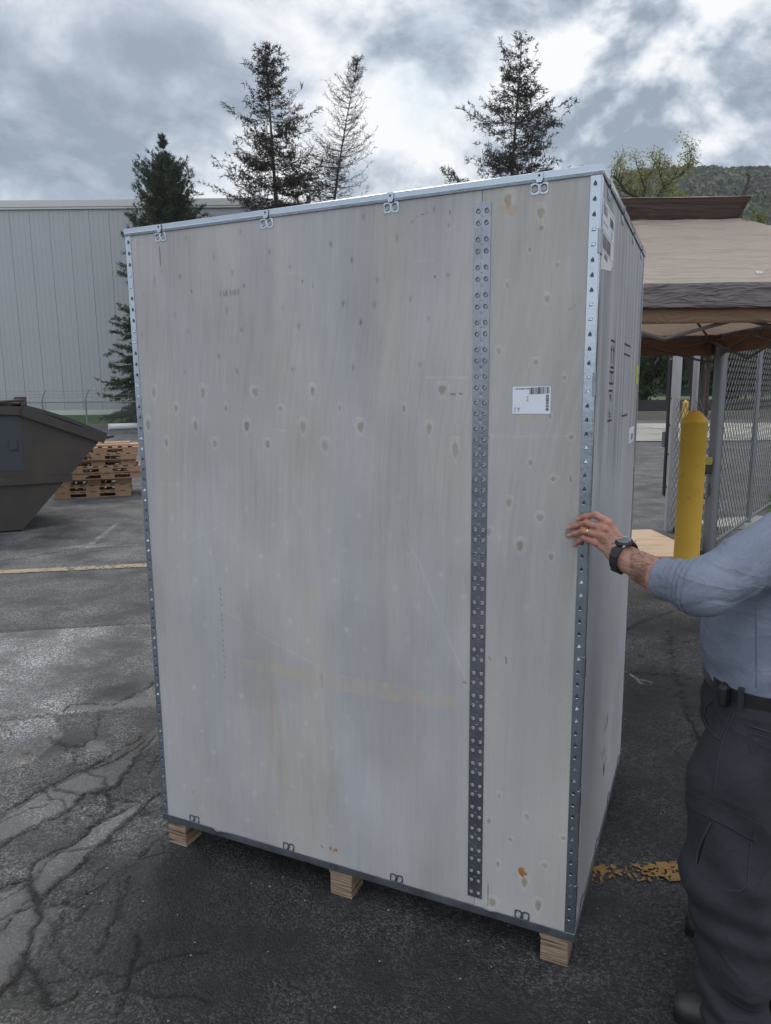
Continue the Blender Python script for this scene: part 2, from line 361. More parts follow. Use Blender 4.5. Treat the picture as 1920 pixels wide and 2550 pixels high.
    lines = [(z7([(-200, 1290), (0, 1200), (60, 1170), (160, 1110), (330, 1020), (480, 960), (610, 880), (680, 830)]), .006), (z7([(-200, 1450), (0, 1360), (70, 1320), (190, 1260), (350, 1172), (400, 1108), (480, 1110), (560, 1060), (650, 940), (745, 830)]), .007),
             (z7([(130, 1520), (175, 1610), (195, 1660), (160, 1760), (125, 1850), (120, 1950), (60, 2020), (-60, 2110)]), .011), (z7([(175, 1610), (260, 1560), (350, 1480), (420, 1400), (520, 1330), (600, 1240), (700, 1160), (775, 1105)]), .007),
             (z7([(195, 1665), (290, 1640), (380, 1600), (470, 1550)]), .005), (z7([(120, 1955), (180, 1975), (200, 2050), (240, 2120), (330, 2100), (390, 2040)]), .009),
             (z7([(130, 1520), (180, 1430), (300, 1370), (400, 1310), (470, 1250), (530, 1180), (510, 1120)]), .008), (z7([(-100, 1600), (0, 1560), (60, 1530), (130, 1520)]), .008),
             (z7([(800, 1300), (740, 1350), (650, 1430), (620, 1500), (570, 1650), (530, 1760), (490, 1860)]), .005), (z7([(665, 1780), (640, 1900), (600, 2060), (560, 2212)]), .005),
             (z7([(250, 830), (310, 880), (400, 880), (470, 830), (470, 740)]), .006), (z7([(300, 715), (340, 682), (420, 680), (540, 690), (600, 655), (750, 570)]), .007), (z7([(400, 1000), (520, 960), (640, 900), (750, 800)]), .005),
             (z7([(20, 1760), (60, 1700), (140, 1610)]), .003), (z7([(330, 1360), (420, 1290), (600, 1180)]), .004),
             (z6([(720, -60), (740, 60), (770, 170), (800, 250), (820, 330), (860, 400), (875, 480), (900, 600)]), .009), (z6([(425, 70), (520, 62), (600, 70), (760, 75), (900, 110)]), .006), (z6([(700, -200), (720, -60)]), .006),
             (z6([(420, -190), (560, -260), (760, -330)]), .008), (z3([(0, 2090), (140, 2075), (330, 2040), (560, 2000), (700, 1965)]), .012), (z3([(330, 1740), (440, 1810), (620, 1800)]), .015)]
    for L, wd in lines:
        dd = seg_d(X+jit, Y+jit2, L); crack = np.maximum(crack, sm(wd*1.25, wd*.5, dd+.006*(n2-.5)*2))
        a = a*(1-.16*sm(.06, .0, dd+.10*(n3-.45)))
    for L in (z7([(-900, 380), (0, 330), (730, 290)]), z7([(-900, 815), (0, 745), (752, 692)])):
        crack = np.maximum(crack, .75*sm(.008, .003, seg_d(X, Y, L)))
    rc = np.random.default_rng(12)
    for k in range(26):        # hair cracks wandering across the old surface
        p = np.array(z7([(rc.uniform(-150, 760), rc.uniform(850, 2150))])[0]) if k < 20 else np.array(z6([(rc.uniform(420, 900), rc.uniform(-250, 700))])[0]); an = rc.normal(.75, .5)+(math.pi/2 if rc.random() < .3 else 0); P = [tuple(p)]
        for j in range(rc.integers(4, 9)): an += rc.normal(0, .45); p = p+.07*np.array([math.cos(an), math.sin(an)]); P.append(tuple(p))
        m = (np.abs(X-P[0][0]) < .9) & (np.abs(Y-P[0][1]) < .9); dd = np.full(X.shape, 9.); dd[m] = seg_d((X+jit)[m], (Y+jit2)[m], P); crack = np.maximum(crack, .75*sm(.0065, .002, dd+.006*(n2-.5)))
    # fine alligator cracking round the old strips
    cx, cy = X*8+1.2*fbm(X*6, Y*6, 3, 60), Y*8+1.2*fbm(X*6+40, Y*6, 3, 61)
    al = np.abs(fbm(cx*.5, cy*.5, 3, 62)-.5)
    zone = sm(.75, .2, seg_d(X, Y, z7([(-100, 1500), (400, 1250), (760, 900)])))
    crack = np.maximum(crack, .6*zone*sm(.010, .002, al)*(1-smooth))
    gouge = sm(.012, .005, seg_d(X+jit*.5, Y, z6([(470, 70), (500, 95), (540, 130)])))+sm(.010, .004, seg_d(X, Y, z6([(500, 100), (560, 110), (600, 122)])))
    gouge = gouge+sm(.03, .012, seg_d(X+jit, Y, z3([(590, 2003), (700, 1920), (810, 1832)])))+.6*sm(.03, .01, seg_d(X, Y+jit, z3([(500, 1995), (700, 1992), (1030, 1975)])))
    a = np.clip(a, .022, 1)
    C = np.stack([a*(1.0+.05*brown), a*(1.0+.01*brown), a*(1.03-.07*brown)], -1)
    C = C*(1-.82*crack[..., None])+crack[..., None]*np.array([.004, .0035, .003])
    gg = np.clip(gouge, 0, 1)[..., None]*.8; C = C*(1-gg)+gg*np.array([.22, .21, .19])
    near = (Y < 12) & (Y > .5) & (np.abs(X) < 7)
    Zh = np.where(near, -.010*crack+.006*(fbm(X*3, Y*3, 3, 70)-.5)+.0045*(fbm(X*30, Y*30, 2, 71)-.5)*(1-.6*smooth)+.002*smooth, 0)
    C = C*1.06
    return np.concatenate([C, smooth[..., None]*.6+.0], -1), Zh
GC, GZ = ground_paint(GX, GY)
nx, ny = GX.shape
gi = np.arange(nx*ny).reshape(nx, ny)
GF = np.stack([gi[:-1, :-1], gi[1:, :-1], gi[1:, 1:], gi[:-1, 1:]], -1).reshape(-1, 4)

def asphalt_mat():
    m = bpy.data.materials.new('asphalt'); m.use_nodes = True; t = m.node_tree; t.nodes.clear(); N = NT(t)
    b = N.n('ShaderNodeBsdfPrincipled'); out = N.n('ShaderNodeOutputMaterial'); vec = N.n('ShaderNodeTexCoord').outputs['Object']
    atn = N.n('ShaderNodeAttribute', attribute_name='Col'); at = atn.outputs['Color']; sm_ = atn.outputs['Alpha']
    vo = N.n('ShaderNodeTexVoronoi'); vo.inputs['Scale'].default_value = 150; t.links.new(vec, vo.inputs['Vector'])
    hs = N.n('ShaderNodeSeparateColor'); t.links.new(vo.outputs['Color'], hs.inputs[0])
    stone = N.math('POWER', hs.outputs[0], 2.5)                                   # each chip of aggregate its own tone
    n1 = N.noise(vec, 34, 5, .7); n2 = N.noise(vec, 5, 6, .65); n0 = N.noise(vec, .12, 4, .5)
    n3 = N.noise(vec, 2.3, 5, .6); expo = N.math('MULTIPLY', N.math('SUBTRACT', n3, .36), 3.4, clamp=True)
    f = N.math('ADD', N.math('MULTIPLY', N.math('MULTIPLY', stone, 3.0), expo), N.math('ADD', .22, N.math('MULTIPLY', n1, .62)))
    f = N.math('ADD', N.math('MULTIPLY', f, N.math('SUBTRACT', 1.0, sm_)), N.math('MULTIPLY', sm_, .95))
    f = N.math('MULTIPLY', f, N.math('ADD', .45, N.math('MULTIPLY', n2, 1.1)))
    f = N.math('MULTIPLY', f, N.math('ADD', .62, N.math('MULTIPLY', n0, .76)))
    v_ = N.n('ShaderNodeVectorMath', operation='SCALE'); t.links.new(at, v_.inputs[0]); t.links.new(f, v_.inputs['Scale'])
    tint = N.mix(N.math('MULTIPLY', hs.outputs[1], .35), v_.outputs[0], N.mix(.5, v_.outputs[0], (.09, .07, .05), 'MIX'))
    t.links.new(v_.outputs[0], b.inputs['Base Color'])
    t.links.new(N.math('ADD', .44, N.math('MULTIPLY', n2, .62), clamp=True), b.inputs['Roughness']); b.inputs['Specular IOR Level'].default_value = .42
    bp = N.n('ShaderNodeBump'); bp.inputs['Strength'].default_value = 1; bp.inputs['Distance'].default_value = .004
    h = N.math('ADD', N.math('MULTIPLY', vo.outputs['Distance'], -.9), N.math('MULTIPLY', n1, 1.5)); t.links.new(h, bp.inputs['Height']); t.links.new(bp.outputs[0], b.inputs['Normal'])
    t.links.new(b.outputs[0], out.inputs[0]); return m
M_asph = asphalt_mat()
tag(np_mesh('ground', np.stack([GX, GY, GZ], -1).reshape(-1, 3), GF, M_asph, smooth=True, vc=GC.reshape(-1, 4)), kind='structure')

def worn_line(name, a, b, wid, cell, keep, m, thick=.0045, seed=0, mask=None):
    a = np.array(a[:2]); b = np.array(b[:2]); L = np.linalg.norm(b-a); t = (b-a)/L; n = np.array([-t[1], t[0]])
    I, J = np.meshgrid(np.arange(int(L/cell)), np.arange(int(wid/cell)), indexing='ij'); I = I.ravel(); J = J.ravel()
    u_, v_ = (I+.5)*cell, (J+.5)*cell
    nz = fbm(u_*95+seed, v_*95, 3, 80)*.56+fbm(u_*22+seed, v_*22, 3, 82)*.16+fbm(u_*5+seed, v_*5, 3, 81)*.28
    edge = np.minimum(v_, wid-v_)/wid; k = nz+.10*np.minimum(edge*5, 1) > keep(u_/L)
    I, J = I[k], J[k]; V = []
    for p, q in ((0, 0), (1, 0), (1, 1), (0, 1)):
        xy = a+((I+p)*cell)[:, None]*t+((J+q)*cell-wid/2)[:, None]*n; V.append(np.concatenate([xy, np.full((len(xy), 1), thick+.001)], 1))
    V = np.stack(V, 1).reshape(-1, 3); F = np.arange(len(V)).reshape(-1, 4)
    return tag(np_mesh(name, V, F, m), kind='structure')
M_ylw = mat('worn_yellow_paint', (.27, .155, .05), .8, var=.3, scale=30, bump=.002)
M_crm = mat('faded_yellow_paint', (.29, .235, .155), .85, var=.25, scale=14)
worn_line('yellow_line', g(1440, 2180), g(2300, 2150), .105, .004, lambda t: .645-.09*sm(.12, .30, t), M_ylw, seed=3)
worn_line('faded_line', g(-500, 1449), g(372, 1408), .16, .02, lambda t: .47+0*t+.2*sm(.03, .0, np.abs(t-.765)), M_crm, seed=9)

# far yard: concrete apron, retaining kerb, lawn
M_conc = mat('pale_concrete', (.36, .34, .30), .85, var=.14, scale=1.2, col2=(.27, .26, .235), c2s=.5)
M_kerb = mat('kerb_concrete', (.17, .15, .13), .9, var=.12, scale=2)
M_grass = mat('grass', (.035, .072, .016), .9, var=.35, scale=3, bump=.05, col2=(.055, .085, .022), c2s=.4)
mb = MB(); 
A = [g(1500, 1101), g(2300, 1096), g(2300, 1053), g(1500, 1056)]
mb.add([(p[0], p[1], .03) for p in A], [(0, 1, 2, 3)]); tag(mb.build('concrete_apron', M_conc), kind='structure')
mb = MB()
for k in range(9):
    x0 = 8+k*4.5; yy = 26+random.random()*12; mb.box(x0, x0+.05, 25.2, 43.8, .031, .036)
mb.box(6, 50, 33, 33.06, .031, .037); tag(mb.build('apron_joints', mat('dark_joint', (.05, .05, .045), .9, var=.1)), kind='structure')
mb = MB(); mb.box(9, 90, 44, 44.5, -.02, .5); tag(mb.build('kerb_wall', M_kerb), kind='structure')
def bank(name, x0, x1, y0, y1, zf, nx_=60, ny_=40, m=M_grass):
    X, Y = np.meshgrid(np.linspace(x0, x1, nx_), np.linspace(y0, y1, ny_), indexing='ij'); Z = zf(X, Y)
    i = np.arange(nx_*ny_).reshape(nx_, ny_); F = np.stack([i[:-1, :-1], i[1:, :-1], i[1:, 1:], i[:-1, 1:]], -1).reshape(-1, 4)
    return tag(np_mesh(name, np.stack([X, Y, Z], -1).reshape(-1, 3), F, m, smooth=True), kind='structure')
bank('lawn', -90, 8, 43.2, 120, lambda X, Y: .12+.55*sm(43.2, 46, Y)+.03*fbm(X, Y, 2, 5))
mb = MB(); mb.box(-90, 8, 42.8, 43.22, -.02, .13); tag(mb.build('kerb_strip', M_kerb), kind='structure')
bank('lawn', 9, 120, 44.4, 150, lambda X, Y: .46+.25*sm(44.5, 60, Y)+.03*fbm(X, Y, 2, 5))
bank('grass_verge', 5.0, 12, 9.2, 18.5, lambda X, Y: .02+.62*sm(0, 1.6, (X-4.75-(Y-9.2)*.6))*sm(9.2, 10.6, Y)*sm(16.5, 14.5, Y)-.04)
mb = MB(); a, b = g(1790, 1322), g(1960, 1306); d = (b-a)/np.linalg.norm(b-a); n = np.array([-d[1], d[0], 0])
mb.add([a-.0*n+(0, 0, .05), b+(0, 0, .05), b+.45*n+(0, 0, .05), a+.45*n+(0, 0, .05), a-(0, 0, .02), b-(0, 0, .02), b+.45*n-(0, 0, .02), a+.45*n-(0, 0, .02)], [(0, 1, 2, 3), (0, 1, 5, 4), (1, 2, 6, 5), (3, 2, 6, 7), (0, 3, 7, 4)])
tag(mb.build('kerb', M_conc), kind='structure')
# blades of grass over the near verge
def blades(name, P, hgt, m, seed=0):
    r = np.random.default_rng(seed); n = len(P); a = r.random(n)*6.283; w = .004+.004*r.random(n); h = hgt*(.5+r.random(n)); l = h*.5
    dx, dy = np.cos(a), np.sin(a); b = r.random(n)*6.283
    A0 = P+np.stack([dx*w, dy*w, 0*w], 1); A1 = P-np.stack([dx*w, dy*w, 0*w], 1); T = P+np.stack([np.cos(b)*l, np.sin(b)*l, h], 1)
    V = np.stack([A0, A1, T], 1).reshape(-1, 3); return np_mesh(name, V, np.arange(3*n).reshape(-1, 3), m)
r_ = np.random.default_rng(5); n_ = 26000; X = 5.1+5*r_.random(n_); Y = 9.3+8*r_.random(n_)
Z = .02+.62*sm(0, 1.6, (X-4.75-(Y-9.2)*.6))*sm(9.2, 10.6, Y)*sm(16.5, 14.5, Y)-.05; k = Z > 0.0
tag(blades('grass_blades', np.stack([X, Y, Z], 1)[k], .13, mat('grass_blade', (.10, .18, .03), .7, var=.3, scale=2, trans=.3), 2), kind='stuff', label='bright green grass growing on the verge behind the chain link', cat='grass')
# ------------------------------------------------------------------ the plywood crate
CW, CD, ZB, ZT = 1.546, 1.214, .095, 2.256
crate = empty('plywood_crate', tuple(CR), -YAW)
tag(crate, 'tall pale plywood shipping crate edged with galvanised steel, raised on wood blocks', 'crate')
# crate space: x runs from -CW (left) to 0 (right), y away from the viewer
M_steel = mat('galvanised_steel', (.37, .42, .48), .24, .88, var=.07, scale=9, bump=.0008, bscale=22)
M_steel2 = mat('worn_galvanised_steel', (.27, .29, .33), .32, .85, var=.12, scale=14, bump=.0006, bscale=30, col2=(.22, .24, .28), c2s=11, c2t=(.42, .6))
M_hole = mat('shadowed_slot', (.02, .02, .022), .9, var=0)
def zz1(p, o=(300, 560), s=.36): return [fS(o[0]+a*s, o[1]+b*s) for a, b in p]
KN = []   # s, z, half width, half height, kind
def kn(pts, o, s, rw, rh, kind):
    for a in pts:
        q = fS(o[0]+a[0]*s, o[1]+a[1]*s); KN.append((q[0], q[1], rw*(.66+.50*rng.random())*(1.3 if kind == 'light' else 1), rh*(.60+.52*rng.random())*(1.3 if kind == 'light' else 1), kind))
kn([(232, 1165), (568, 1165), (932, 1160), (1328, 1155), (318, 1510), (652, 1515), (1018, 1520), (1415, 1530), (192, 1385), (518, 1390), (1265, 1400), (1660, 1400)], (300, 560), .36, .0085, .018, 'knot')
kn([(873, 1392)], (300, 560), .36, .008, .020, 'grey')
kn([(385, 1270), (730, 1270), (1108, 1272), (1515, 1272)], (300, 560), .36, .0065, .011, 'knot')
kn([(698, 1310), (608, 1580), (790, 1725)], (850, 500), .36, .0085, .018, 'knot'); kn([(432, 1440)], (850, 500), .36, .0065, .011, 'knot')
kn([(1155, 10), (1380, 85)], (850, 500), .36, .010, .022, 'knot'); kn([(1385, 190), (1303, 340), (1495, 445), (1147, 585), (1425, 680), (1088, 1040), (1345, 1118), (1542, 1225), (1443, 1495), (1022, 1640), (1590, 1637), (1308, 1815), (1465, 1925)], (850, 500), .36, .005, .008, 'knot')
kn([(1160, 285), (1375, 390), (1020, 487), (1237, 583), (1450, 660), (1570, 505)], (850, 1150), .36, .0082, .0125, 'knot'); kn([(1467, 120)], (850, 1150), .36, .006, .009, 'knot')
kn([(455, 95), (830, 50), (645, 225), (1030, 190), (1172, 290), (775, 330), (410, 360), (735, 597), (1122, 573), (1540, 545), (1232, 700), (837, 725), (470, 740), (375, 625), (1330, 415), (120, 130), (150, 760), (1455, 135), (448, 1020), (805, 1015), (1190, 1000), (1610, 990), (1660, 675), (1600, 245), (680, 910)], (300, 560), .36, .004, .009, 'dark')
kn([(155, 110), (640, 60), (385, 255), (740, 515), (250, 550), (475, 680), (605, 815), (230, 720), (135, 840), (545, 1135), (75, 410)], (850, 500), .36, .0045, .009, 'dark')
kn([(280, 170), (650, 190), (1052, 215), (1482, 240), (795, 360), (1208, 380), (240, 425), (328, 560), (1000, 480), (705, 590), (1425, 520), (1110, 610), (1540, 670), (525, 680), (912, 715), (285, 785), (650, 815), (1042, 860), (1470, 900), (800, 940), (415, 890), (370, 1115), (735, 1165), (1130, 1210), (1555, 1270), (485, 1230), (1260, 1350), (205, 1550), (550, 1615), (400, 1700), (925, 1680), (760, 1770), (1320, 1760)], (350, 1150), .33, .0045, .007, 'light')
kn([(710, 105), (430, 160), (330, 35), (235, 250), (815, 240), (600, 330), (1115, 190), (1225, 325), (1555, 280), (395, 385), (1000, 415), (140, 470), (490, 560), (345, 635), (770, 480), (1430, 515), (875, 650), (715, 730), (1290, 760), (1180, 580), (250, 830), (445, 775), (1115, 830), (820, 880), (1545, 940), (615, 930), (395, 995), (1230, 985), (765, 1100), (1000, 1035), (1165, 1210), (1420, 1145)], (380, 1700), .312, .0055, .006, 'light')
kn([(405, 245), (120, 375), (570, 405), (335, 510), (455, 640), (805, 550), (375, 880), (105, 945), (530, 1000), (690, 780), (455, 1230), (845, 935), (35, 1165), (600, 1385), (165, 1300), (1400, 1050), (1275, 1000), (1415, 1295), (1070, 1610), (1090, 1420), (545, 1610), (120, 1530), (1100, 525)], (850, 1150), .36, .0045, .006, 'light')
kn([(520, 10), (425, 238), (768, 200), (620, 405), (1100, 390), (508, 625), (930, 635)], (1100, 1980), .276, .006, .009, 'knot'); kn([(745, 790), (870, 1000), (455, 970)], (1100, 1980), .276, .009, .016, 'knot')
def wood(S, Z, knots, seed=0, per=5, grey=1.):
    """rotary-cut veneer: the figure repeats every turn of the log"""
    P = .2075
    u_ = S/P*per
    wx = 1.1*(vnoise(u_*.8, Z*1.6, seed+1, 0)-.5)+.5*(vnoise(u_*2, Z*5, seed+2, 0)-.5)
    strk = fbm(S*26+wx*.6, Z*.9, 5, seed+3)                                     # broad upright bands
    fine = fbm(S*240+wx*6, Z*5, 3, seed+4)                                      # pores
    blot = fbm(S*4.5, Z*2.6, 4, seed+5)
    # cathedral figure: contour lines of a stretched field centred once per turn
    c = (((S+.05)/P) % 1.0)-.5; q = np.sqrt((c*P/.040)**2+((Z-1.28)/.42)**2)
    fld = q*6+1.6*fbm(S*14, Z*4.5, 3, seed+6)+5*fbm(S*5, Z*1.1, 3, seed+7)
    ln = np.abs(((fld*1.4) % 1.0)-.5)*2; ring = sm(.12, .0, ln)*sm(2.6, .6, q)
    ln2 = np.abs(((9*fbm((S+.10*Z)*6.5, Z*.75, 3, seed+8)*1.6) % 1.0)-.5)*2; ring2 = sm(.09, .0, ln2)*sm(1.0, 1.6, Z)
    b = .382+.020*(strk-.5)*2+.016*(fine-.5)*2+.080*(blot-.5)*2-.016*ring-.0*ring2+.030*(fbm((S+.13*Z+.01*np.sin(Z*7))*150, Z*2.2, 3, seed+31)-.5)*2*sm(.9, 1.5, Z)+.016*(fbm(S*60, Z*4, 3, seed+32)-.5)*2
    wm = fbm(S*7, Z*1.3, 4, seed+9)
    C = np.stack([b*(1.012+.11*(wm-.5)), b*(1.0+.03*(wm-.5)), b*(1.008-.10*(wm-.5))], -1)
    core = sm(.16, .0, q/6.0)*0
    H = -.00025*ring-.0002*ring2
    for s0, z0, rw, rh, kd in knots:
        m = (np.abs(S-s0) < rw*4) & (np.abs(Z-z0) < rh*4)
        if not m.any(): continue
        x, y = (S[m]-s0)/rw, (Z[m]-z0)/rh; y = y*(1+.25*np.sign(y)*0)-.0
        x = x*(1+.28*np.clip(-y, -1, 1.2)); e = np.sqrt(x*x+y*y)*(1+.25*(fbm(S[m]*90, Z[m]*90, 2, 33)-.5)); ins = sm(1.12, .88, e); halo = sm(2.5, 1.15, e)*(1-ins); rim = sm(.28, .0, np.abs(e-1.15))
        c0 = C[m]
        if kd == 'knot':
            c0 = c0*(1+.13*halo[:, None]*(.4+fbm(S[m]*60+7, Z[m]*60, 2, 3))[:, None]); kc = np.array([.305, .27, .215])*(1-.14*sm(.5, .2, np.abs((e*3) % 1-.5))[:, None]); bl_ = .5+.5*rng.random()*.8; c0 = c0*(1-ins[:, None]*bl_)+kc*ins[:, None]*bl_; c0 = c0*(1-.15*(rim*(fbm(S[m]*60, Z[m]*60, 2, 3) > .5))[:, None])
            top = sm(.25, .0, np.abs(np.hypot(x*.8, y-.2)-1.7))*(y > 1.1)*(np.abs(x) < 1.2); c0 = c0*(1+.15*top[:, None])
        elif kd == 'grey': c0 = c0*(1+.12*halo[:, None])*(1-.42*ins[:, None])
        elif kd == 'dark': c0 = c0*(1-.33*(ins*(fbm(S[m]*150, Z[m]*60, 2, 5)))[:, None]*1.5)*(1-.05*halo[:, None])
        else: c0 = c0*(1+((.06+.22*rng.random())*sm(1.5, .2, e)*(.15+1.1*fbm(S[m]*150, Z[m]*150, 2, 6))+.045*halo)[:, None])
        C[m] = c0
    return C, H
def wood_mat(name='plywood_face', rough=.62):
    m = bpy.data.materials.new(name); m.use_nodes = True; t = m.node_tree; t.nodes.clear(); N = NT(t)
    b = N.n('ShaderNodeBsdfPrincipled'); out = N.n('ShaderNodeOutputMaterial'); vec = N.n('ShaderNodeTexCoord').outputs['Object']
    at = N.n('ShaderNodeAttribute', attribute_name='Col').outputs['Color']
    mp = N.n('ShaderNodeMapping'); mp.inputs['Scale'].default_value = (300, 300, 12); t.links.new(vec, mp.inputs[0])
    nz = N.noise(mp.outputs[0], 1, 4, .6); v_ = N.n('ShaderNodeVectorMath', operation='SCALE'); t.links.new(at, v_.inputs[0])
    t.links.new(N.math('ADD', .90, N.math('MULTIPLY', nz, .20)), v_.inputs['Scale']); t.links.new(v_.outputs[0], b.inputs['Base Color'])
    b.inputs['Roughness'].default_value = rough; b.inputs['Specular IOR Level'].default_value = .35
    bp = N.n('ShaderNodeBump'); bp.inputs['Distance'].default_value = .0006; bp.inputs['Strength'].default_value = 1; t.links.new(nz, bp.inputs['Height']); t.links.new(bp.outputs[0], b.inputs['Normal'])
    t.links.new(b.outputs[0], out.inputs[0]); return m
M_ply = wood_mat()
M_plyplain = mat('plain_plywood', (.46, .43, .39), .7, var=.10, scale=3, stretch=(8, 8, 1))
def grid_panel(name, a0, a1, z0, z1, h, paint, place, thick, nrm, parent, m=M_ply):
    na, nz_ = int((a1-a0)/h)+1, int((z1-z0)/h)+1
    A, Z = np.meshgrid(np.linspace(a0, a1, na), np.linspace(z0, z1, nz_), indexing='ij'); C, H = paint(A, Z)
    V = place(A, Z)+H[..., None]*np.array(nrm); i = np.arange(na*nz_).reshape(na, nz_)
    F = np.stack([i[:-1, :-1], i[1:, :-1], i[1:, 1:], i[:-1, 1:]], -1).reshape(-1, 4)
    V = V.reshape(-1, 3); C = C.reshape(-1, 3); ring = np.concatenate([i[:, 0], i[-1, 1:], i[::-1, -1][1:], i[0, ::-1][1:-1]])
    bk = V[ring]-np.array(nrm)*thick; b0 = len(V); k = np.arange(len(ring)); F2 = np.stack([ring, b0+k, b0+(k+1) % len(ring), np.roll(ring, -1)], -1)
    V = np.concatenate([V, bk]); C = np.concatenate([C, np.tile([.42, .33, .24], (len(ring), 1))])
    n0 = len(V); cor = [place(np.array([a]), np.array([z]))[0]-np.array(nrm)*thick for a, z in ((a0, z0), (a1, z0), (a1, z1), (a0, z1))]
    V = np.concatenate([V, np.array(cor)]); C = np.concatenate([C, np.tile([.4, .36, .3], (4, 1))])
    return np_mesh(name, V, [F, F2, np.array([[n0, n0+1, n0+2, n0+3]])], m, parent, smooth=False, vc=C)
def paint_front(S, Z):
    C, H = wood(S, Z, KN)
    right = S < .305
    C2, H2 = wood(S*.62+2.3, Z*.8+.4, [], 50)
    KR = [k for k in KN if k[0] < .305]; C2 = C2*np.array([1.0, .995, .965])
    # right hand sheet: its own, plainer veneer; its knots laid over again
    if right.any():
        base = C2.copy(); Cn, _ = wood(S, Z, KR, 90); Cb, _ = wood(S, Z, [], 90); ratio = Cn/np.maximum(Cb, 1e-3)
        C = np.where(right[..., None], base*ratio, C); H = np.where(right, H2, H)
    def band(poly, tint, k, o, s, soft=0):
        m = in_poly(S+.012*(fbm(S*60, Z*9, 3, 14)-.5), Z+.022*(fbm(S*90, Z*12, 3, 15)-.5), [fS(o[0]+a*s, o[1]+b*s) for a, b in poly]); kk = (m*k*(.25+.75*sm(.35, .7, fbm(S*28, Z*16, 4, 16))))[..., None]
        return C*(1-kk)+kk*np.array(tint)
    C = band([(750, 1480), (900, 1505), (1220, 1560), (1666, 1640), (2380, 1765), (2380, 1860), (1900, 1800), (1440, 1725), (1050, 1595), (760, 1560)], (.47, .385, .285), .55, (350, 1150), .33)
    C = band([(1190, 930), (1330, 950), (1330, 1040), (1200, 1080)], (.46, .40, .32), .35, (350, 1150), .33)
    C = band([(1250, 1470), (1345, 1475), (1345, 1530), (1250, 1535)], (.42, .35, .25), .8, (850, 500), .36)
    C = band([(1080, 25), (1230, 20), (1210, 85), (1120, 90)], (.40, .33, .25), .8, (850, 500), .36)
    for a, b, cc in ((960, 620, .10), (1370, 700, .10), (940, 300, .06)):      # reddish upright bands low down
        s0, z0 = fS(380+a*.312+40*.312, 1700+b*.312); w_ = np.exp(-((S-s0)/.035)**2-((Z-z0)/.22)**2)*sm(.35, .6, fbm(S*60, Z*6, 3, 17)); C = C*(1-cc*1.6*w_[..., None]*np.array([.25, .5, .85]))
    # scrapes
    for pts, o, s, w_, k in (([(620, 1110), (860, 1280), (1150, 1440), (1350, 1545)], (350, 1150), .33, .0013, .16), ([(340, 610), (480, 550), (630, 465)], (350, 1150), .33, .001, .12), ([(435, 400), (450, 540), (540, 700), (620, 920), (760, 1270), (868, 1510)], (850, 1150), .36, .0013, .17),
                             ([(595, 1222), (870, 1222)], (850, 500), .36, .003, .12), ([(510, 415), (640, 408)], (850, 500), .36, .003, .10), ([(1050, 1622), (1150, 1630), (1560, 1625)], (850, 500), .36, .002, .09), ([(1140, 335), (1290, 332)], (300, 560), .36, .002, .1), ([(1050, 1415), (1150, 1425)], (300, 560), .36, .0012, .2),
                             ([(120, 160), (330, 175), (560, 200)], (350, 1150), .33, .001, .1), ([(415, 900), (380, 960), (370, 1050)], (350, 1150), .33, .002, .1), ([(0, 1480), (65, 1492)], (850, 1150), .36, .0012, .16), ([(1115, 580), (1130, 655)], (850, 1150), .36, .002, .12)):
        d = seg_d(S, Z, [fS(o[0]+a*s, o[1]+b*s) for a, b in pts]); C = C*(1+(k*sm(w_*1.8, w_*.3, d)*(.5+fbm(S*50, Z*50, 2, 19)))[..., None])
    for pts, o, s, w_, k in (([(268, 150), (275, 230), (285, 330)], (300, 560), .36, .0012, .7), ([(235, 360), (240, 430)], (300, 560), .36, .0007, .45), ([(488, 450), (492, 470)], (300, 560), .36, .0015, .8), ([(855, 415), (856, 432)], (300, 560), .36, .0015, .8), ([(1256, 382), (1257, 398)], (300, 560), .36, .0015, .8), ([(152, 470), (155, 495)], (300, 560), .36, .0012, .6),
                             ([(488, 150), (530, 105), (600, 80)], (850, 500), .36, .0009, .5), ([(742, 180), (748, 120), (752, 70)], (850, 500), .36, .0009, .5), ([(645, 520), (646, 532)], (850, 500), .36, .0014, .8), ([(755, 1335), (785, 1338)], (850, 500), .36, .0018, .7), ([(820, 1333), (832, 1336)], (850, 500), .36, .002, .7), ([(1560, 765), (1625, 715)], (850, 500), .36, .0008, .4),
                             ([(1020, 1345), (1035, 1375)], (850, 1150), .36, .0016, .5), ([(1137, 1350), (1142, 1395)], (850, 1150), .36, .002, .55), ([(1583, 90), (1590, 140)], (850, 1150), .36, .001, .5), ([(845, 1525), (862, 1528)], (850, 1150), .36, .0014, .7), ([(1365, 1600), (1370, 1700)], (350, 1150), .33, .0018, .35), ([(415, 570), (415, 690), (418, 1000)], (1100, 1980), .276, .0008, .6), ([(318, 875), (330, 868)], (380, 1700), .312, .0012, .6)):
        d = seg_d(S+.0015*(fbm(S*200, Z*60, 2, 22)-.5), Z, [fS(o[0]+a*s, o[1]+b*s) for a, b in pts]); C = C*(1-(k*sm(w_*1.6, w_*.4, d))[..., None])
    for k in range(18):                      # column of old staple bites
        yy = 960+k*39; q = fS(350+(598+k*2.0)*.33, 1150+yy*.33); e = np.hypot(S-q[0], Z-q[1]); C = C*(1-(.55*sm(.0012, .0004, np.abs(e-.0042))*(S < q[0]+.001)*(k % 5 != 4))[..., None])
    sc = fS(300+(760)*.36, 560+470*.36); w_ = sm(1, .5, np.maximum(np.abs(S-sc[0])/.055, np.abs(Z-sc[1])/.012)); C = C*(1-(.30*w_*sm(.45, .6, fbm(S*260, Z*22, 2, 23)))[..., None])
    tr = [(int(rng.random()*1), 0)]
    for q, rr_ in ((fS(1100+1000*.0+.276*0, 0), 0),): pass
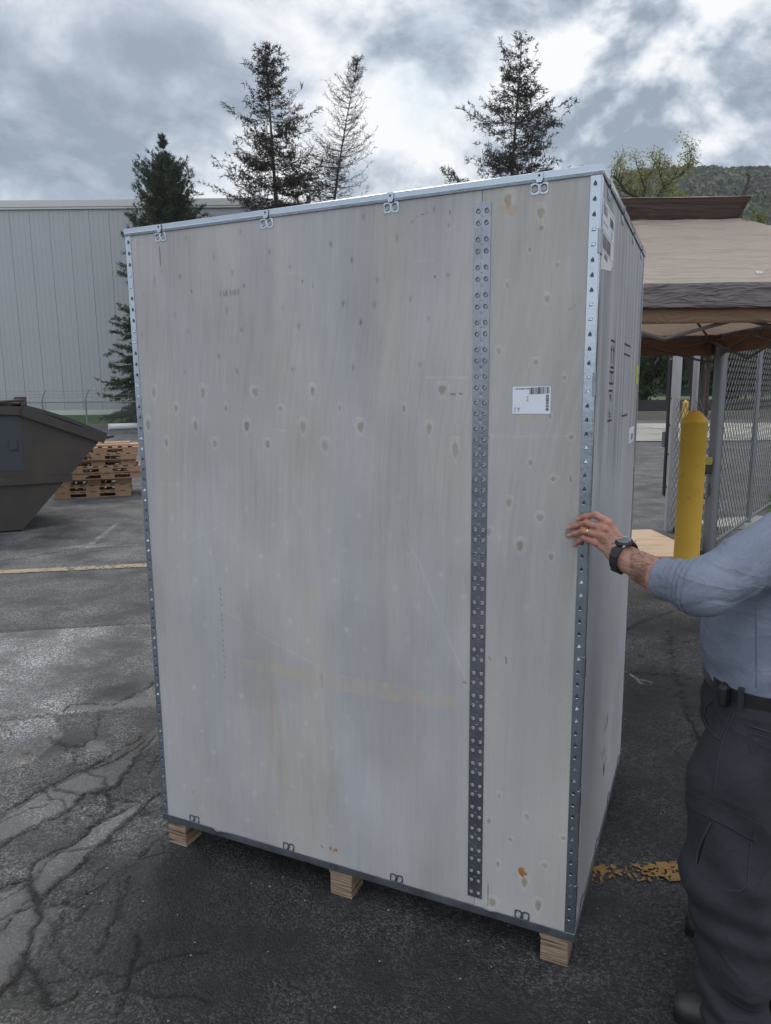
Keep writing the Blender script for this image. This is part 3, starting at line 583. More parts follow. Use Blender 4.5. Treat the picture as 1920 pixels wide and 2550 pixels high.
    # torn face veneer showing the orange core
    for pts, o, s in (([(688, 680), (700, 650), (708, 665), (714, 640), (722, 665), (738, 655), (745, 680), (772, 720), (765, 735), (745, 725), (735, 745), (715, 730), (695, 720)], (1100, 1980), .276), ([(1340, 1300), (1355, 1298), (1360, 1312), (1352, 1330)], (380, 1700), .312), ([(1405, 1320), (1425, 1310), (1432, 1330), (1425, 1345)], (380, 1700), .312), ([(1440, 1325), (1470, 1330), (1482, 1345), (1455, 1350), (1440, 1360)], (380, 1700), .312)):
        m = in_poly(S+.002*(fbm(S*300, Z*40, 2, 24)-.5), Z, [fS(o[0]+a*s, o[1]+b*s) for a, b in pts]); C = np.where(m[..., None], np.array([.34, .145, .05])*(.7+.6*fbm(S*400, Z*60, 2, 25))[..., None], C); H = np.where(m, H-.001, H)
    return np.clip(C, .01, .9), H
pf = lambda S, Z: np.stack([-S, 0*S, Z], -1)
grid_panel('front_panel', .3063, CW-.001, .1, 2.25, .0036, paint_front, pf, .009, (0, -1, 0), crate)
grid_panel('front_panel', .001, .3048, .1, 2.25, .0036, paint_front, pf, .009, (0, -1, 0), crate)
def paint_side(T, Z):
    C, H = wood(T*.8+4.1, Z, [], 120)
    st = fbm(T*34, Z*1.1+3, 4, 77)*sm(1.15, 1.6, Z)+.25*fbm(T*34, Z*1.1+3, 4, 77)
    C = C*(1-(.27*sm(.50, .75, st))[..., None])*np.array([.97, .99, 1.02])
    for (x0, y0), (x1, y1), w_, k in (((1500, 1800), (1510, 1895), .02, .0),):
        pass
    for i in range(9):
        t0, z0 = .50+.16*rng.random(), .33+.22*rng.random(); d = np.hypot((T-t0)/.010, (Z-z0)/(.008+.02*rng.random())); C = C*(1-.85*sm(1.2, .7, d)[..., None])
    return np.clip(C, .01, .9), H
ps = lambda T, Z: np.stack([0*T, T, Z], -1)
grid_panel('side_panel', .001, CD-.001, .1, 2.25, .006, paint_side, ps, .009, (1, 0, 0), crate)
for nm, b in (('back_panel', (-CW+.01, -.01, CD-.009, CD, .1, 2.25)), ('side_panel', (-CW, -CW+.009, .01, CD-.01, .1, 2.25)), ('lid', (-CW+.001, -.001, .001, CD-.001, 2.2505, 2.2545)), ('deck', (-CW+.012, -.012, .012, CD-.012, .0985, .112))):
    mb = MB(); mb.box(*b); mb.build(nm, M_plyplain, crate)

# steel corner strips with punched triangular teeth
def corner(x, sx, y, sy, wf, wsd):
    """L section; x,y is the crate corner, sx/sy point outwards"""
    mb = MB(); z0, z1, t = ZB+.024, ZT-.023, .0012
    mb.box(x+sx*t, x-sx*wf, y+sy*.0006, y+sy*(t+.0006), z0, z1); mb.box(x+sx*.0006, x+sx*(t+.0006), y+sy*t, y-sy*wsd, z0, z1)
    # rounded ridge of the fold
    mb.tube([(x+sx*.0004, y+sy*.0004, z0), (x+sx*.0004, y+sy*.0004, z1)], .0022, 6)
    n = int((z1-z0)/.0365); yf = y+sy*(t+.0006)
    for k in range(n):
        z = z1-.02-k*.0365; c = x-sx*wf*.55; fl = [0, 0, 0, 1, 1][k % 5]; r = .0070; j = .4*(random.random()-.5)
        base = -math.pi/2+(2.1 if fl else 0)+j; P = [(c+r*math.cos(base+a)*1.0, z+r*math.sin(base+a)) for a in (-.85, .85, math.pi)]
        a_, b_, tp = [(p[0], p[1]) for p in P]
        mb.add([(p[0], yf+sy*.0004, p[1]) for p in (a_, b_, tp)], [(0, 1, 2)], 1)
        mid = ((a_[0]+b_[0])/2, (a_[1]+b_[1])/2); q = (mid[0]+(tp[0]-mid[0])*.82, mid[1]+(tp[1]-mid[1])*.82)
        mb.add([(a_[0], yf+sy*.0005, a_[1]), (b_[0], yf+sy*.0005, b_[1]), (q[0], yf+sy*.0042, q[1])], [(0, 1, 2)], 0)
        for (p0, p1) in ((a_, b_), (b_, tp), (tp, a_)): mb.add([(p0[0], yf+sy*.0003, p0[1]), (p1[0], yf+sy*.0003, p1[1]), ((p0[0]+p1[0])/2+(p0[0]+p1[0]-2*c)*.18, yf+sy*.0018, (p0[1]+p1[1])/2+(p0[1]+p1[1]-2*z)*.18)], [(0, 1, 2)], 0)
    return mb.build('corner_strip', [M_steel, M_hole], crate)
corner(0, 1, 0, -1, .0265, .0265); corner(-CW, -1, 0, -1, .021, .0265); corner(0, 1, CD, 1, .0265, .0265); corner(-CW, -1, CD, 1, .0265, .0265)
# rims: top and bottom steel channels
def rim_low(nm, ax, z0, z1, dent):
    mb = MB(); N_ = 140; L = CW if ax in 'fb' else CD; V = []; e0 = -.0042
    pt = {'f': lambda a, o, z: (-a, -o, z), 'r': lambda a, o, z: (o, a, z), 'b': lambda a, o, z: (-a, CD+o, z), 'l': lambda a, o, z: (-CW-o, a, z)}[ax]
    for k in range(N_+1):
        a = e0+(L-2*e0)*k/N_; dd = sum(dp*math.exp(-((a-p)/wd)**2) for p, wd, dp in dent); wv = .0008*(fbm(np.array([a*9.]), np.array([3.3+ord(ax)]), 2, 91)[0]-.5)
        for o, z in ((-.0, z0-.0005), (.0042+wv-dd*.2, z0), (.0042+wv, z0+(z1-z0)*.55-dd), (.0036+wv+dd*.5, z1-.0005-dd), (.0024, z1-dd*.8)): V.append(pt(a, o, z))
    m = 5; F = [(k*m+j, k*m+j+1, (k+1)*m+j+1, (k+1)*m+j) for k in range(N_) for j in range(m-1)]+[tuple(range(m)), tuple(N_*m+j for j in reversed(range(m)))]
    mb.add(V, F); return mb.build(nm, M_steel2, crate)
def rim(nm, ax, z0, z1, dent=()):
    if z1 < 1: return rim_low(nm, ax, z0, z1, dent)
    mb = MB(); t0, t1 = .0026, .0042; top = z1 > 1; N_ = 120
    if ax == 'f': pt = lambda a, o, z: (-a, -o, z)
    elif ax == 'r': pt = lambda a, o, z: (o, a, z)
    elif ax == 'b': pt = lambda a, o, z: (-a, CD+o, z)
    else: pt = lambda a, o, z: (-CW-o, a, z)
    L = CW if ax in 'fb' else CD; V = []
    e0 = -.0042
    for k in range(N_+1):
        a = e0+(L-2*e0)*k/N_; wv = .0010*(fbm(np.array([a*9.]), np.array([z0*9+ord(ax)]), 2, 91)[0]-.5); dd = 0
        for p, wd, dp in dent: dd += dp*math.exp(-((a-p)/wd)**2)
        zl, zh = (z0+dd*.3, z1) if top else (z0, z1-dd)
        for o, z in (((t0, zl), (t1+wv, zl+.001), (t1+wv+.0012, zl+(zh-zl)*.33), (t1+wv, zl+(zh-zl)*.42), (t1+wv, zh-.0012), (t1-.0015, zh)) if True else ()): V.append(pt(a, o+dd*.25, z))
        V.append(pt(a, -.016, zh+(.0006 if top else -.0)) if top else pt(a, t0, zl+.0001)); 
    m = 7; F = [(k*m+j, k*m+j+1, (k+1)*m+j+1, (k+1)*m+j) for k in range(N_) for j in range(m-1)]
    F += [tuple(range(m)), tuple(N_*m+j for j in reversed(range(m)))]
    mb.add(V, F); return mb.build(nm, M_steel, crate, smooth=False)
for a in 'frbl':
    rim('top_rim', a, 2.2318, 2.2562); rim('bottom_rim', a, .0962, .1215, ((.255, .012, .004), (1.29, .010, .006), (1.27, .03, .003)) if a == 'f' else ())
# locking clips: a plate with two round eyes and a tongue bent over the rim
def clip(place, up):
    mb = MB(); t = .0012; n = 20; wc, hc, rc = .0232, .030, .0078
    for cx in (-wc/2, wc/2):
        V = []
        for k in range(n):
            w = 2*math.pi*k/n; c, s_ = math.cos(w), math.sin(w)
            sc_ = 1/max(abs(c)**5+abs(s_)**5, 1e-9)**.2; ox, oz = cx+c*sc_*wc/2*(1.0), s_*sc_*hc/2
            for r_, off in ((1, .0004), (1, t), (2, t+.0004), (3, t+.0016), (4, t+.0004), (4, .0002)):
                if r_ == 1: p = (ox, oz)
                else: q = {2: rc+.0022, 3: rc+.0009, 4: rc-.0004}[r_]; p = (cx+q*c, .0015*0+q*s_)
                V.append((p[0], off, p[1]))
        m = 6; F = [(k*m+j, k*m+j+1, ((k+1) % n)*m+j+1, ((k+1) % n)*m+j) for k in range(n) for j in range(m-1)]
        mb.add([place(v[0], v[1], up*(v[2]+.0)) for v in V], F)
    if up < 0: return mb.build('clip', [M_steel2, M_hole], crate)
    # tongue
    s = -1 if up < 0 else 1
    tg = [(-.0105, .012), (.0105, .012), (.0105, .027), (.0085, .0375), (-.0085, .0375), (-.0105, .027)] if False else [(-.006, .013), (.006, .013), (.0105, .022), (.011, .0375), (-.011, .0375), (-.0105, .022)]
    mb.add([place(a, .0062, up*b) for a, b in tg]+[place(a, .0072, up*b) for a, b in tg], [tuple(range(6)), tuple(range(6, 12))]+[(k, (k+1) % 6, 6+(k+1) % 6, 6+k) for k in range(6)])
    ring = [(.0032*math.cos(2*math.pi*k/10), .0295+.0032*math.sin(2*math.pi*k/10)) for k in range(10)]
    mb.add([place(a, .0075, up*b) for a, b in ring], [tuple(range(10))], 1)
    mb.add([place(a, .0052, up*b) for a, b in ((-.0128, .020), (-.0068, .0125), (-.0115, .0225))], [(0, 1, 2)], 1); mb.add([place(a, .0052, up*b) for a, b in ((.0128, .020), (.0068, .0125), (.0115, .0225))], [(0, 1, 2)], 1)
    return mb.build('clip', [M_steel, M_hole], crate)
zt_, zb_ = 2.2175, .1330
for s in (1.398, .984, .570, .154):
    clip(lambda a, o, z, s=s: (-(s-a), -.0004-o, zt_+z), 1); clip(lambda a, o, z, s=s: (-(s-a), -.0004-o, zb_+z), -1)
    clip(lambda a, o, z, s=s: (-(s-a), CD+.0004+o, zt_+z), 1)
for t_ in (.135, .45, .765, 1.08):
    clip(lambda a, o, z, t_=t_: (.0004+o, t_+a, zt_+z), 1); clip(lambda a, o, z, t_=t_: (.0004+o, t_+a, zb_+z), -1)
    clip(lambda a, o, z, t_=t_: (-CW-.0004-o, t_+a, zt_+z), 1)
for z in (2.075, 1.72, 1.33, .95, .55, .25):       # clasps folded round the near corner
    mb = MB()
    for y0, y1 in ((.0, .007), (.011, .018)): mb.box(.0022, .0046, y0, y1, z-.028, z+.028, bev=.001)
    mb.box(.0022, .0050, .0, .018, z+.024, z+.032, bev=.001); mb.box(.0022, .0050, .0, .018, z-.032, z-.024, bev=.001); mb.box(-.004, .0046, -.0042, -.0016, z-.030, z+.030, bev=.001)
    mb.build('clasp', M_steel2, crate)
# perforated jointing strip over the seam
def strip():
    x0, x1, z0, z1 = -.3265, -.2808, .149, 2.2; nc = 57; ch = (z1-z0)/nc; n = 18; V = []; F = []; MI = []
    dz = 0
    for r_ in range(nc):
        for c in (0, 1):
            w = (x1-x0)/2; ca = x0+w*(c+.5)+(.0018 if c == 0 else -.0018)*0-(.0 if c else 0); cz = z0+ch*(r_+.5)+(.0028 if r_ % 2 else -.0028)
            ax0, ax1, az0, az1 = x0+w*c, x0+w*(c+1), z0+ch*r_, z0+ch*(r_+1); b = len(V); rr = .0058
            for k in range(n):
                t = 2*math.pi*(k+.5)/n; cs, sn = math.cos(t), math.sin(t)
                kx = (ax1-ca)/cs if cs > 1e-6 else (ax0-ca)/cs if cs < -1e-6 else 1e9; kz = (az1-cz)/sn if sn > 1e-6 else (az0-cz)/sn if sn < -1e-6 else 1e9
                q = min(kx, kz)
                V += [(ca+cs*q, -.0022-.0006*(abs(ca+cs*q-(x0+w)) < 1e-4), cz+sn*q), (ca+cs*rr*1.22, -.0022, cz+sn*rr*1.22), (ca+cs*rr, -.0034, cz+sn*rr), (ca+cs*rr*.97, -.0003, cz+sn*rr*.97)]
            for k in range(n):
                k2 = (k+1) % n
                for j in (0, 1, 2): F.append((b+4*k+j, b+4*k+j+1, b+4*k2+j+1, b+4*k2+j)); MI.append(1 if j == 2 else 0)
            # corner fill
            for qx, qz in ((ax0, az0), (ax1, az0), (ax1, az1), (ax0, az1)):
                ang = math.atan2(qz-cz, qx-ca) % (2*math.pi); k = int((ang/(2*math.pi)*n)-.5) % n; k2 = (k+1) % n
                V.append((qx, -.0022, qz)); F.append((b+4*k, len(V)-1, b+4*k2)); MI.append(0)
    for (a, b_, c_, d_) in ((x0, x0, z0, z1), (x1, x1, z0, z1)):
        q = len(V); V += [(a, -.0022, z0), (a, -.0003, z0), (a, -.0003, z1), (a, -.0022, z1)]; F.append((q, q+1, q+2, q+3)); MI.append(0)
    for z in (z0, z1): q = len(V); V += [(x0, -.0022, z), (x0, -.0003, z), (x1, -.0003, z), (x1, -.0022, z)]; F.append((q, q+1, q+2, q+3)); MI.append(0)
    q = len(V); V += [(x0, -.0026, 1.243), (x1, -.0026, 1.243), (x1, -.0030, 1.2475), (x0, -.0030, 1.2475)]; F.append((q, q+1, q+2, q+3)); MI.append(0)
    return np_mesh('perforated_strip', np.array(V), F, [M_steel2, M_hole], crate, mi=MI)
strip()
# blocks, bearers
M_lam = bpy.data.materials.new('laminated_block'); M_lam.use_nodes = True
t_ = M_lam.node_tree; t_.nodes.clear(); N = NT(t_); b_ = N.n('ShaderNodeBsdfPrincipled'); o_ = N.n('ShaderNodeOutputMaterial'); v0 = N.n('ShaderNodeTexCoord').outputs['Object']
sp_ = N.n('ShaderNodeSeparateXYZ'); t_.links.new(v0, sp_.inputs[0]); nz_ = N.noise(v0, 30, 4, .6)
mp_ = N.n('ShaderNodeMapping'); mp_.inputs['Scale'].default_value = (5, 5, 170); t_.links.new(v0, mp_.inputs[0]); ply_ = N.noise(mp_.outputs[0], 1, 3, .6)
c_ = N.ramp(N.math('ADD', ply_, N.math('MULTIPLY', nz_, .12)), [(.43, (.035, .022, .014)), (.49, (.15, .10, .065)), (.57, (.24, .175, .12)), (.7, (.32, .25, .18))])
t_.links.new(c_, b_.inputs['Base Color']); b_.inputs['Roughness'].default_value = .85; bp_ = N.n('ShaderNodeBump'); bp_.inputs['Distance'].default_value = .003; t_.links.new(ply_, bp_.inputs['Height']); t_.links.new(bp_.outputs[0], b_.inputs['Normal']); t_.links.new(b_.outputs[0], o_.inputs[0])
for x0 in (-.097, -.8215, -1.530):
    for y0 in (.003, .565, 1.12):
        mb = MB(); mb.box(x0, x0+.082, y0, y0+.09, .0, .0805, bev=.0015); mb.build('wood_block', M_lam, crate)
    mb = MB(); mb.box(x0-.004, x0+.086, .002, CD-.002, .0808, .0978, bev=.001); mb.build('bearer', M_lam, crate)

# printed labels -----------------------------------------------------------
M_paper = mat('label_paper', (.66, .70, .76), .45, var=.03, scale=20); M_ink = mat('black_ink', (.018, .02, .028), .5, var=0); M_ink2 = mat('grey_ink', (.10, .11, .13), .5, var=0)
M_bar = mat('brown_barcode_ink', (.12, .10, .09), .5, var=0)
TXT = {}
def text_mesh(body, size):
    cu = bpy.data.curves.new('t', 'FONT'); cu.body = body; cu.size = size; cu.resolution_u = 2
    ob = bpy.data.objects.new('t', cu); col.objects.link(ob); bpy.context.view_layer.update()
    me = bpy.data.meshes.new_from_object(ob.evaluated_get(bpy.context.evaluated_depsgraph_get())); V = [tuple(v.co) for v in me.vertices]; F = [tuple(p.vertices) for p in me.polygons]
    bpy.data.objects.remove(ob); bpy.data.curves.remove(cu); bpy.data.meshes.remove(me); return V, F
def put_text(mb, body, size, fn, m=0, bold=0):
    V, F = text_mesh(body, size)
    for dx in ((0,) if not bold else (-bold, bold)): 
        if V: mb.add([fn(v[0]+dx, v[1]) for v in V], F, m)
# small address label on the right-hand front sheet
LW, LH = .1030, .0725
lab = empty('shipping_label', (-.2135, -.0008, 1.6445)); lab.parent = crate; lab.rotation_euler = (0, R(-.3), 0)
mb = MB(); mb.box(0, LW, -.0004, .0, 0, LH); mb.build('paper', M_paper, lab)
mb = MB(); k_ = LW/875.                      # label artwork measured in zoomed pixels, origin lower left (345,1030)
fp = lambda a, b: (a, -.0007, b)
def P_(x, y): return (x-345)*k_, (1030-y)*k_
def bar(x0, y0, x1, y1, m=0):
    a, b = P_(x0, y0); c, d = P_(x1, y1); mb.add([fp(a, b), fp(c, b), fp(c, d), fp(a, d)], [(0, 1, 2, 3)], m)
x = 735; rb = random.Random(3)
while x < 1185:
    w_ = rb.choice((4, 4, 8, 8, 12, 20)); bar(x, 590-(x-735)*.03, min(x+w_, 1187), 438-(x-735)*.03); x += w_+rb.choice((4, 6, 8, 12))
y = 605
while y < 960:
    w_ = rb.choice((5, 8, 10, 18, 24)); bar(1115, min(y+w_, 965), 1182, y); y += w_+rb.choice((5, 7, 10))
def lt(s_, x, y, size, bold=0): mb = MB(); a, b = P_(x, y); put_text(mb, s_, size*k_, lambda u, v: fp(a+u, b+v), 0, bold); mb.build('lettering', M_ink, lab)
mb.build('barcode', M_ink, lab); lt('B240100011408', 425, 478, 46, .0002); lt('单', 385, 920, 48); lt('号', 385, 980, 48); lt('Y', 450, 978, 140); lt('件', 672, 672, 52); lt('数', 672, 742, 52); lt('货', 383, 480, 34)
# big tracking sheet, printed marks on the side
fs_ = lambda t, z, o=.0008: (o, t, z)
sheet = empty('tracking_sheet', (.0, 0, 0)); sheet.parent = crate
mb = MB(); q = [(.0285, 2.012), (.27, 2.040), (.2700, 2.185), (.0285, 2.185)]
mb.add([fs_(*p) for p in q]+[fs_(p[0], p[1], .0002) for p in q], [(0, 1, 2, 3), (0, 1, 5, 4), (1, 2, 6, 5), (2, 3, 7, 6), (3, 0, 4, 7)])
mb.add([fs_(.27, 2.040), fs_(.235, 2.036), fs_(.262, 2.062, .008)], [(0, 1, 2)]); mb.build('paper', mat('sheet_paper', (.60, .62, .66), .35, var=.06, scale=12), sheet)
mb = MB()
def sbar(t0, z0, t1, z1, m=0, o=.0012): mb.add([fs_(t0, z0, o), fs_(t1, z0, o), fs_(t1, z1, o), fs_(t0, z1, o)], [(0, 1, 2, 3)], m)
def stx(s_, t, z, size, bold=0): put_text(mb, s_, size, lambda u, v: fs_(t+u, z+v, .0012), 0, bold)
for t0, z0, t1, z1 in ((.035, 2.176, .262, 2.1775), (.035, 2.110, .262, 2.1112), (.035, 2.062, .262, 2.0632), (.035, 2.11, .0362, 2.176)): sbar(t0, z0, t1, z1, 1)
t = .175
while t < .25: w_ = rb.choice((.002, .003, .005)); sbar(t, 2.145, t+w_, 2.168, 0); t += w_+rb.choice((.002, .003))
t = .05
while t < .2: w_ = rb.choice((.002, .003, .006, .008)); sbar(t, 2.068, t+w_, 2.104, 2); t += w_+rb.choice((.003, .004, .005))
mb.build('barcode', [M_ink, M_ink2, M_bar], sheet); mb0 = mb
def stl(*a):
    global mb
    mb = MB(); stx(*a); mb.build('lettering', M_ink, sheet)
stl('TBTA', .045, 2.152, .030, .0008); stl('1.3', .20, 2.118, .026, .0006); stl('001234', .09, 2.046, .020, .0006); stl('NO.', .045, 2.046, .010); stl('MADE TO ORDER', .05, 2.128, .010); stl('SHIP TO', .05, 2.1795, .008)

mb = MB()
def frame(t0, t1, z0, z1, splits=()):
    for z in (z0, z1)+tuple(splits): sbar(t0, z-.003, t1, z+.003, 0, .0009)
    for t in (t0, t1): sbar(t-.0012, z0, t+.0012, z1, 0, .0009)
frame(.655, .835, 1.6185, 1.862, (1.829,)); mb.build('stencilled_frame', M_ink, crate); mb = MB()
frame(.298, .392, 1.7265, 1.8515, (1.7605,))
for t in (.322, .368): 
    sbar(t-.004, 1.784, t+.004, 1.825, 0, .0009); mb.add([fs_(t-.014, 1.822, .0009), fs_(t+.014, 1.822, .0009), fs_(t, 1.842, .0009)], [(0, 1, 2)])
sbar(.312, 1.7705, .378, 1.7775, 0, .0009)
stx('THIS', .318, 1.746, .018); stx('SIDE', .318, 1.732, .018)
mb.build('this_side_up_mark', M_ink, crate); mb = MB(); frame(.290, .378, 1.6155, 1.705)
for s0 in (0, 1):
    pts = [(.334+.026*math.cos(a), 1.660+(.026 if s0 == 0 else .026)*math.sin(a)) for a in (np.linspace(.5, 2.64, 9)+(math.pi if s0 else 0))]
    for p, q in zip(pts[:-1], pts[1:]): mb.add([fs_(p[0]-.002, p[1]-.002, .0009), fs_(q[0]-.002, q[1]-.002, .0009), fs_(q[0]+.002, q[1]+.002, .0009), fs_(p[0]+.002, p[1]+.002, .0009)], [(0, 1, 2, 3)])
for z in (1.692, 1.628): sbar(.318, z-.003, .350, z+.002, 0, .0009)
mb.build('handling_mark', M_ink, crate)
mb = MB(); q = [(.93, 1.505), (1.12, 1.505), (1.12, 1.565), (.93, 1.565)]; mb.add([fs_(*p) for p in q], [(0, 1, 2, 3)])
sl_ = mb.build('small_label', [M_paper, M_ink], crate); mb = MB(); t = 1.0
while t < 1.08: sbar(t, 1.515, t+.004, 1.540, 0, .0011); t += .011
mb.build('barcode', M_ink, sl_)
mb = MB(); mb.add([fs_(1.10, 1.73), fs_(1.195, 1.73), fs_(1.195, 1.806), fs_(1.10, 1.806)], [(0, 1, 2, 3)]); mb.build('yellow_tag', mat('yellow_tag', (.45, .42, .06), .6, var=.2, scale=30), crate)
# ------------------------------------------------------------------ warehouse
M_sid = mat('metal_siding', (.318, .335, .345), .55, .0, var=.05, scale=.35); M_trim = mat('pale_trim', (.46, .47, .46), .5, var=.05, scale=1); M_base = mat('base_flashing', (.11, .115, .12), .7, var=.1)
wh = empty('warehouse', (-14, 46, .6)); tag(wh, 'long grey warehouse clad in ribbed metal with a flat roof, behind the spruce', 'building')
mb = MB(); X0, X1, HH = -48., 6.9, 12.6; x = X0
prof = []
while x < X1:
    prof += [(x, 0.), (x+.012, .035), (x+.05, .035), (x+.062, 0)]
    for k in range(1, 4): a = x+k*.305; prof += [(a-.012, 0), (a-.004, .012), (a+.012, .012), (a+.020, 0)]
    x += 1.22
prof.append((X1, 0)); V = [(a, -b, 0) for a, b in prof]+[(a, -b, HH) for a, b in prof]; n = len(prof)
mb.add(V, [(k, k+1, n+k+1, n+k) for k in range(n-1)]); mb.box(X0, X1, .005, 60, 0, HH-.02); mb.build('wall', M_sid, wh)
mb = MB(); mb.box(X0, X1+.15, -.16, .3, HH-.02, HH+.42, bev=.03); mb.box(X0, X1+.1, -.12, -.04, HH-.12, HH-.02); mb.build('roof_trim', M_trim, wh)
mb = MB(); mb.box(X0, X1+.02, -.07, -.04, 0, .32); mb.build('base_flashing', M_trim, wh)

# ------------------------------------------------------------------ chain link helper
M_galv = mat('dull_galvanised_pipe', (.20, .215, .23), .5, .7, var=.12, scale=12); M_wire = mat('fence_wire', (.12, .125, .13), .6, .2, var=.1, scale=20); M_rust = mat('dark_weathered_steel', (.06, .05, .045), .7, .3, var=.2, scale=15); M_wht = mat('white_painted_post', (.38, .38, .39), .6, var=.1, scale=6)
def chain(a, b, z0, z1, pitch, r, name, m, parent):
    a = np.array(a, float); b = np.array(b, float); L = np.linalg.norm((b-a)[:2]); t = (b-a)/L; hgt = z1-z0; nrm = np.array([-t[1], t[0], 0]); V = []; F = []
    for s_ in (1, -1):
        for k in range(-int(hgt/pitch)-1, int(L/pitch)+int(hgt/pitch)+2):
            u0 = k*pitch; pa, pb = (0, u0), (hgt, u0+s_*hgt)            # z offset, u
            ts = [0., 1.]
            for lim in (0, L):
                if abs(pb[1]-pa[1]) > 1e-9: ts.append((lim-pa[1])/(pb[1]-pa[1]))
            ts = sorted(q for q in ts if 0 <= q <= 1); seg = [(q0, q1) for q0, q1 in zip(ts[:-1], ts[1:]) if 0 <= pa[1]+(q0+q1)/2*(pb[1]-pa[1]) <= L and q1-q0 > 1e-4]
            for q0, q1 in seg:
                nn = max(1, int(round((q1-q0)*hgt/pitch*2))) ; P = []
                for q in (q0, q1):
                    P.append(a+t*(pa[1]+q*(pb[1]-pa[1]))+np.array([0, 0, z0+q*hgt]))
                d = (P[1]-P[0])/np.linalg.norm(P[1]-P[0]); e = np.cross(d, nrm); c = len(V)
                for p in P:
                    for w in (0, 2.094, 4.189): V.append(p+r*(math.cos(w)*nrm+math.sin(w)*e)+nrm*r*s_*.8)
                F += [(c+i, c+(i+1) % 3, c+3+(i+1) % 3, c+3+i) for i in range(3)]
    return np_mesh(name, np.array(V), F, m, parent)
def pipe_obj(name, pts, r, m, parent, n=12): return MB().tube(pts, r, n).build(name, m, parent, smooth=False)

# near gate fence on the right
P0 = g(1764, 1380); P1 = g(1862, 1310); dr = (P1-P0)/np.linalg.norm(P1-P0); G0 = g(1663, 1322); P3 = P1+dr*4.2
fn = empty('chain_link_fence', tuple(P0)); tag(fn, 'grey chain link fence with a thick round post behind the yellow bollard', 'fence')
off = -P0; I3 = np.array([0, 0, 1.])
def sub(p): return np.array(p)-P0
po = pipe_obj('post', [sub(P0), sub(P0)+I3*2.15], .062, M_galv, fn, 20)
for z in (.35, .8, 1.35, 1.75, 2.05): mb = MB(); mb.tube([sub(P0)+I3*(z-.02), sub(P0)+I3*(z+.02)], .0665, 20); mb.build('band', M_galv, po)
for q, r in ((P1, .032), (P1+dr*2.2, .032)): pipe_obj('post', [sub(q), sub(q)+I3*2.5], r, M_galv, fn)
for z in (.10, 2.42): pipe_obj('rail', [sub(P0)+I3*z+dr*.2, sub(P3)+I3*z], .021, M_galv, fn, 8)
gp = P0+dr*.21; pipe_obj('gate_stile', [sub(gp)+I3*.02, sub(gp)+I3*2.4], .022, M_rust, fn, 8)
chain(sub(gp), sub(P3), .06, 2.42, .135, .0042, 'mesh', M_wire, fn)
for z in (.4, .85, 1.2, 1.55): mb = MB(); mb.box(-.02, .13, -.015, .015, z-.012, z+.012, rot=[[dr[0], -dr[1], 0], [dr[1], dr[0], 0], [0, 0, 1]], org=(.06*dr[0], .06*dr[1], 0)); mb.build('hinge', M_rust, fn)
# latch box with a hanging cable on the thick post
lk = empty('latch_box', (P0[0]-.10, P0[1]-.03, .86)); tag(lk, 'small black and yellow latch box hanging on the thick fence post', 'latch box')
mb = MB(); mb.box(-.055, .035, -.06, .03, 0, .17, bev=.012); mb.build('body', mat('black_plastic', (.02, .02, .022), .5, var=.1), lk)
mb = MB(); mb.box(-.057, .037, -.064, -.058, .10, .175, bev=.002); mb.build('cover', mat('dull_yellow', (.30, .27, .05), .6, var=.2, scale=40), lk)
mb = MB(); mb.tube([(-.03, -.02, 0), (-.05, -.03, -.10), (-.045, -.03, -.2), (0, -.03, -.26), (.04, -.02, -.22), (.05, 0, -.1)], .008, 6); mb.build('cable', M_rust, lk)
# gate leaf between receiver post and thick post
gt = empty('sliding_gate', tuple(G0)); tag(gt, 'sliding chain link gate ending at a channel post with a black rubber bumper', 'gate')
gd = (P0-G0)/np.linalg.norm(P0-G0)
rot = [[gd[0], -gd[1], 0], [gd[1], gd[0], 0], [0, 0, 1]]
mb = MB(); mb.box(-.04, .06, -.04, .04, .0, 2.2, rot=rot); mb.box(.045, .075, -.05, -.035, .0, 2.2, rot=rot)
for z in (.55, .95, 1.3, 1.62): mb.box(-.045, .0, -.045, -.035, z-.012, z+.012, rot=rot, m=1)
mb.build('channel_post', [M_wht, M_rust], gt)
bp_ = MB(); bp_.box(-.155, -.05, -.05, .05, .42, 2.1, bev=.02, rot=rot); bump_o = bp_.build('bumper', mat('black_rubber', (.013, .013, .015), .6, var=.1), gt)
bx = MB(); bx.box(-.24, -.158, -.06, .06, 1.02, 1.22, bev=.012, rot=rot); bx.build('sensor_box', M_galv, gt)
G1 = G0+gd*.75+np.array([.0, .1, 0]); pipe_obj('post', [G1-G0, G1-G0+I3*2.2], .035, M_wht, gt, 8)
chain(G0*0+gd*.07, P0-G0, .06, 1.62, .12, .0042, 'mesh', M_wire, gt)
pipe_obj('track', [(.1, .1, .03), tuple(P0-G0+np.array([-.1, .0, .03]))], .025, M_rust, gt, 8)

# ------------------------------------------------------------------ bollards
M_boll = mat('yellow_bollard_sleeve', (.66, .41, .055), .55, var=.09, scale=3.5, col2=(.42, .28, .07), c2s=6, c2t=(.62, .70), bump=.0004, bscale=40)
def bollard(loc, h, r, label):
    e = empty('bollard', loc); tag(e, label, 'bollard', 'yellow bollards by the gate')
    mb = MB(); n = 40; pr = [(r*1.01, 0), (r, .02), (r, h-.115), (r*1.035, h-.112), (r*1.035, h-.10), (r*.96, h-.086), (r*.80, h-.062), (r*.52, h-.030), (r*.28, h-.011), (r*.12, h-.003), (0.004, h)]
    V = [(a*math.cos(2*math.pi*k/n), a*math.sin(2*math.pi*k/n), z) for a, z in pr for k in range(n)]
    mb.add(V, [(i*n+k, i*n+(k+1) % n, (i+1)*n+(k+1) % n, (i+1)*n+k) for i in range(len(pr)-1) for k in range(n)]+[tuple((len(pr)-1)*n+k for k in range(n))])
    mb.build('sleeve', M_boll, e, smooth=True); return e
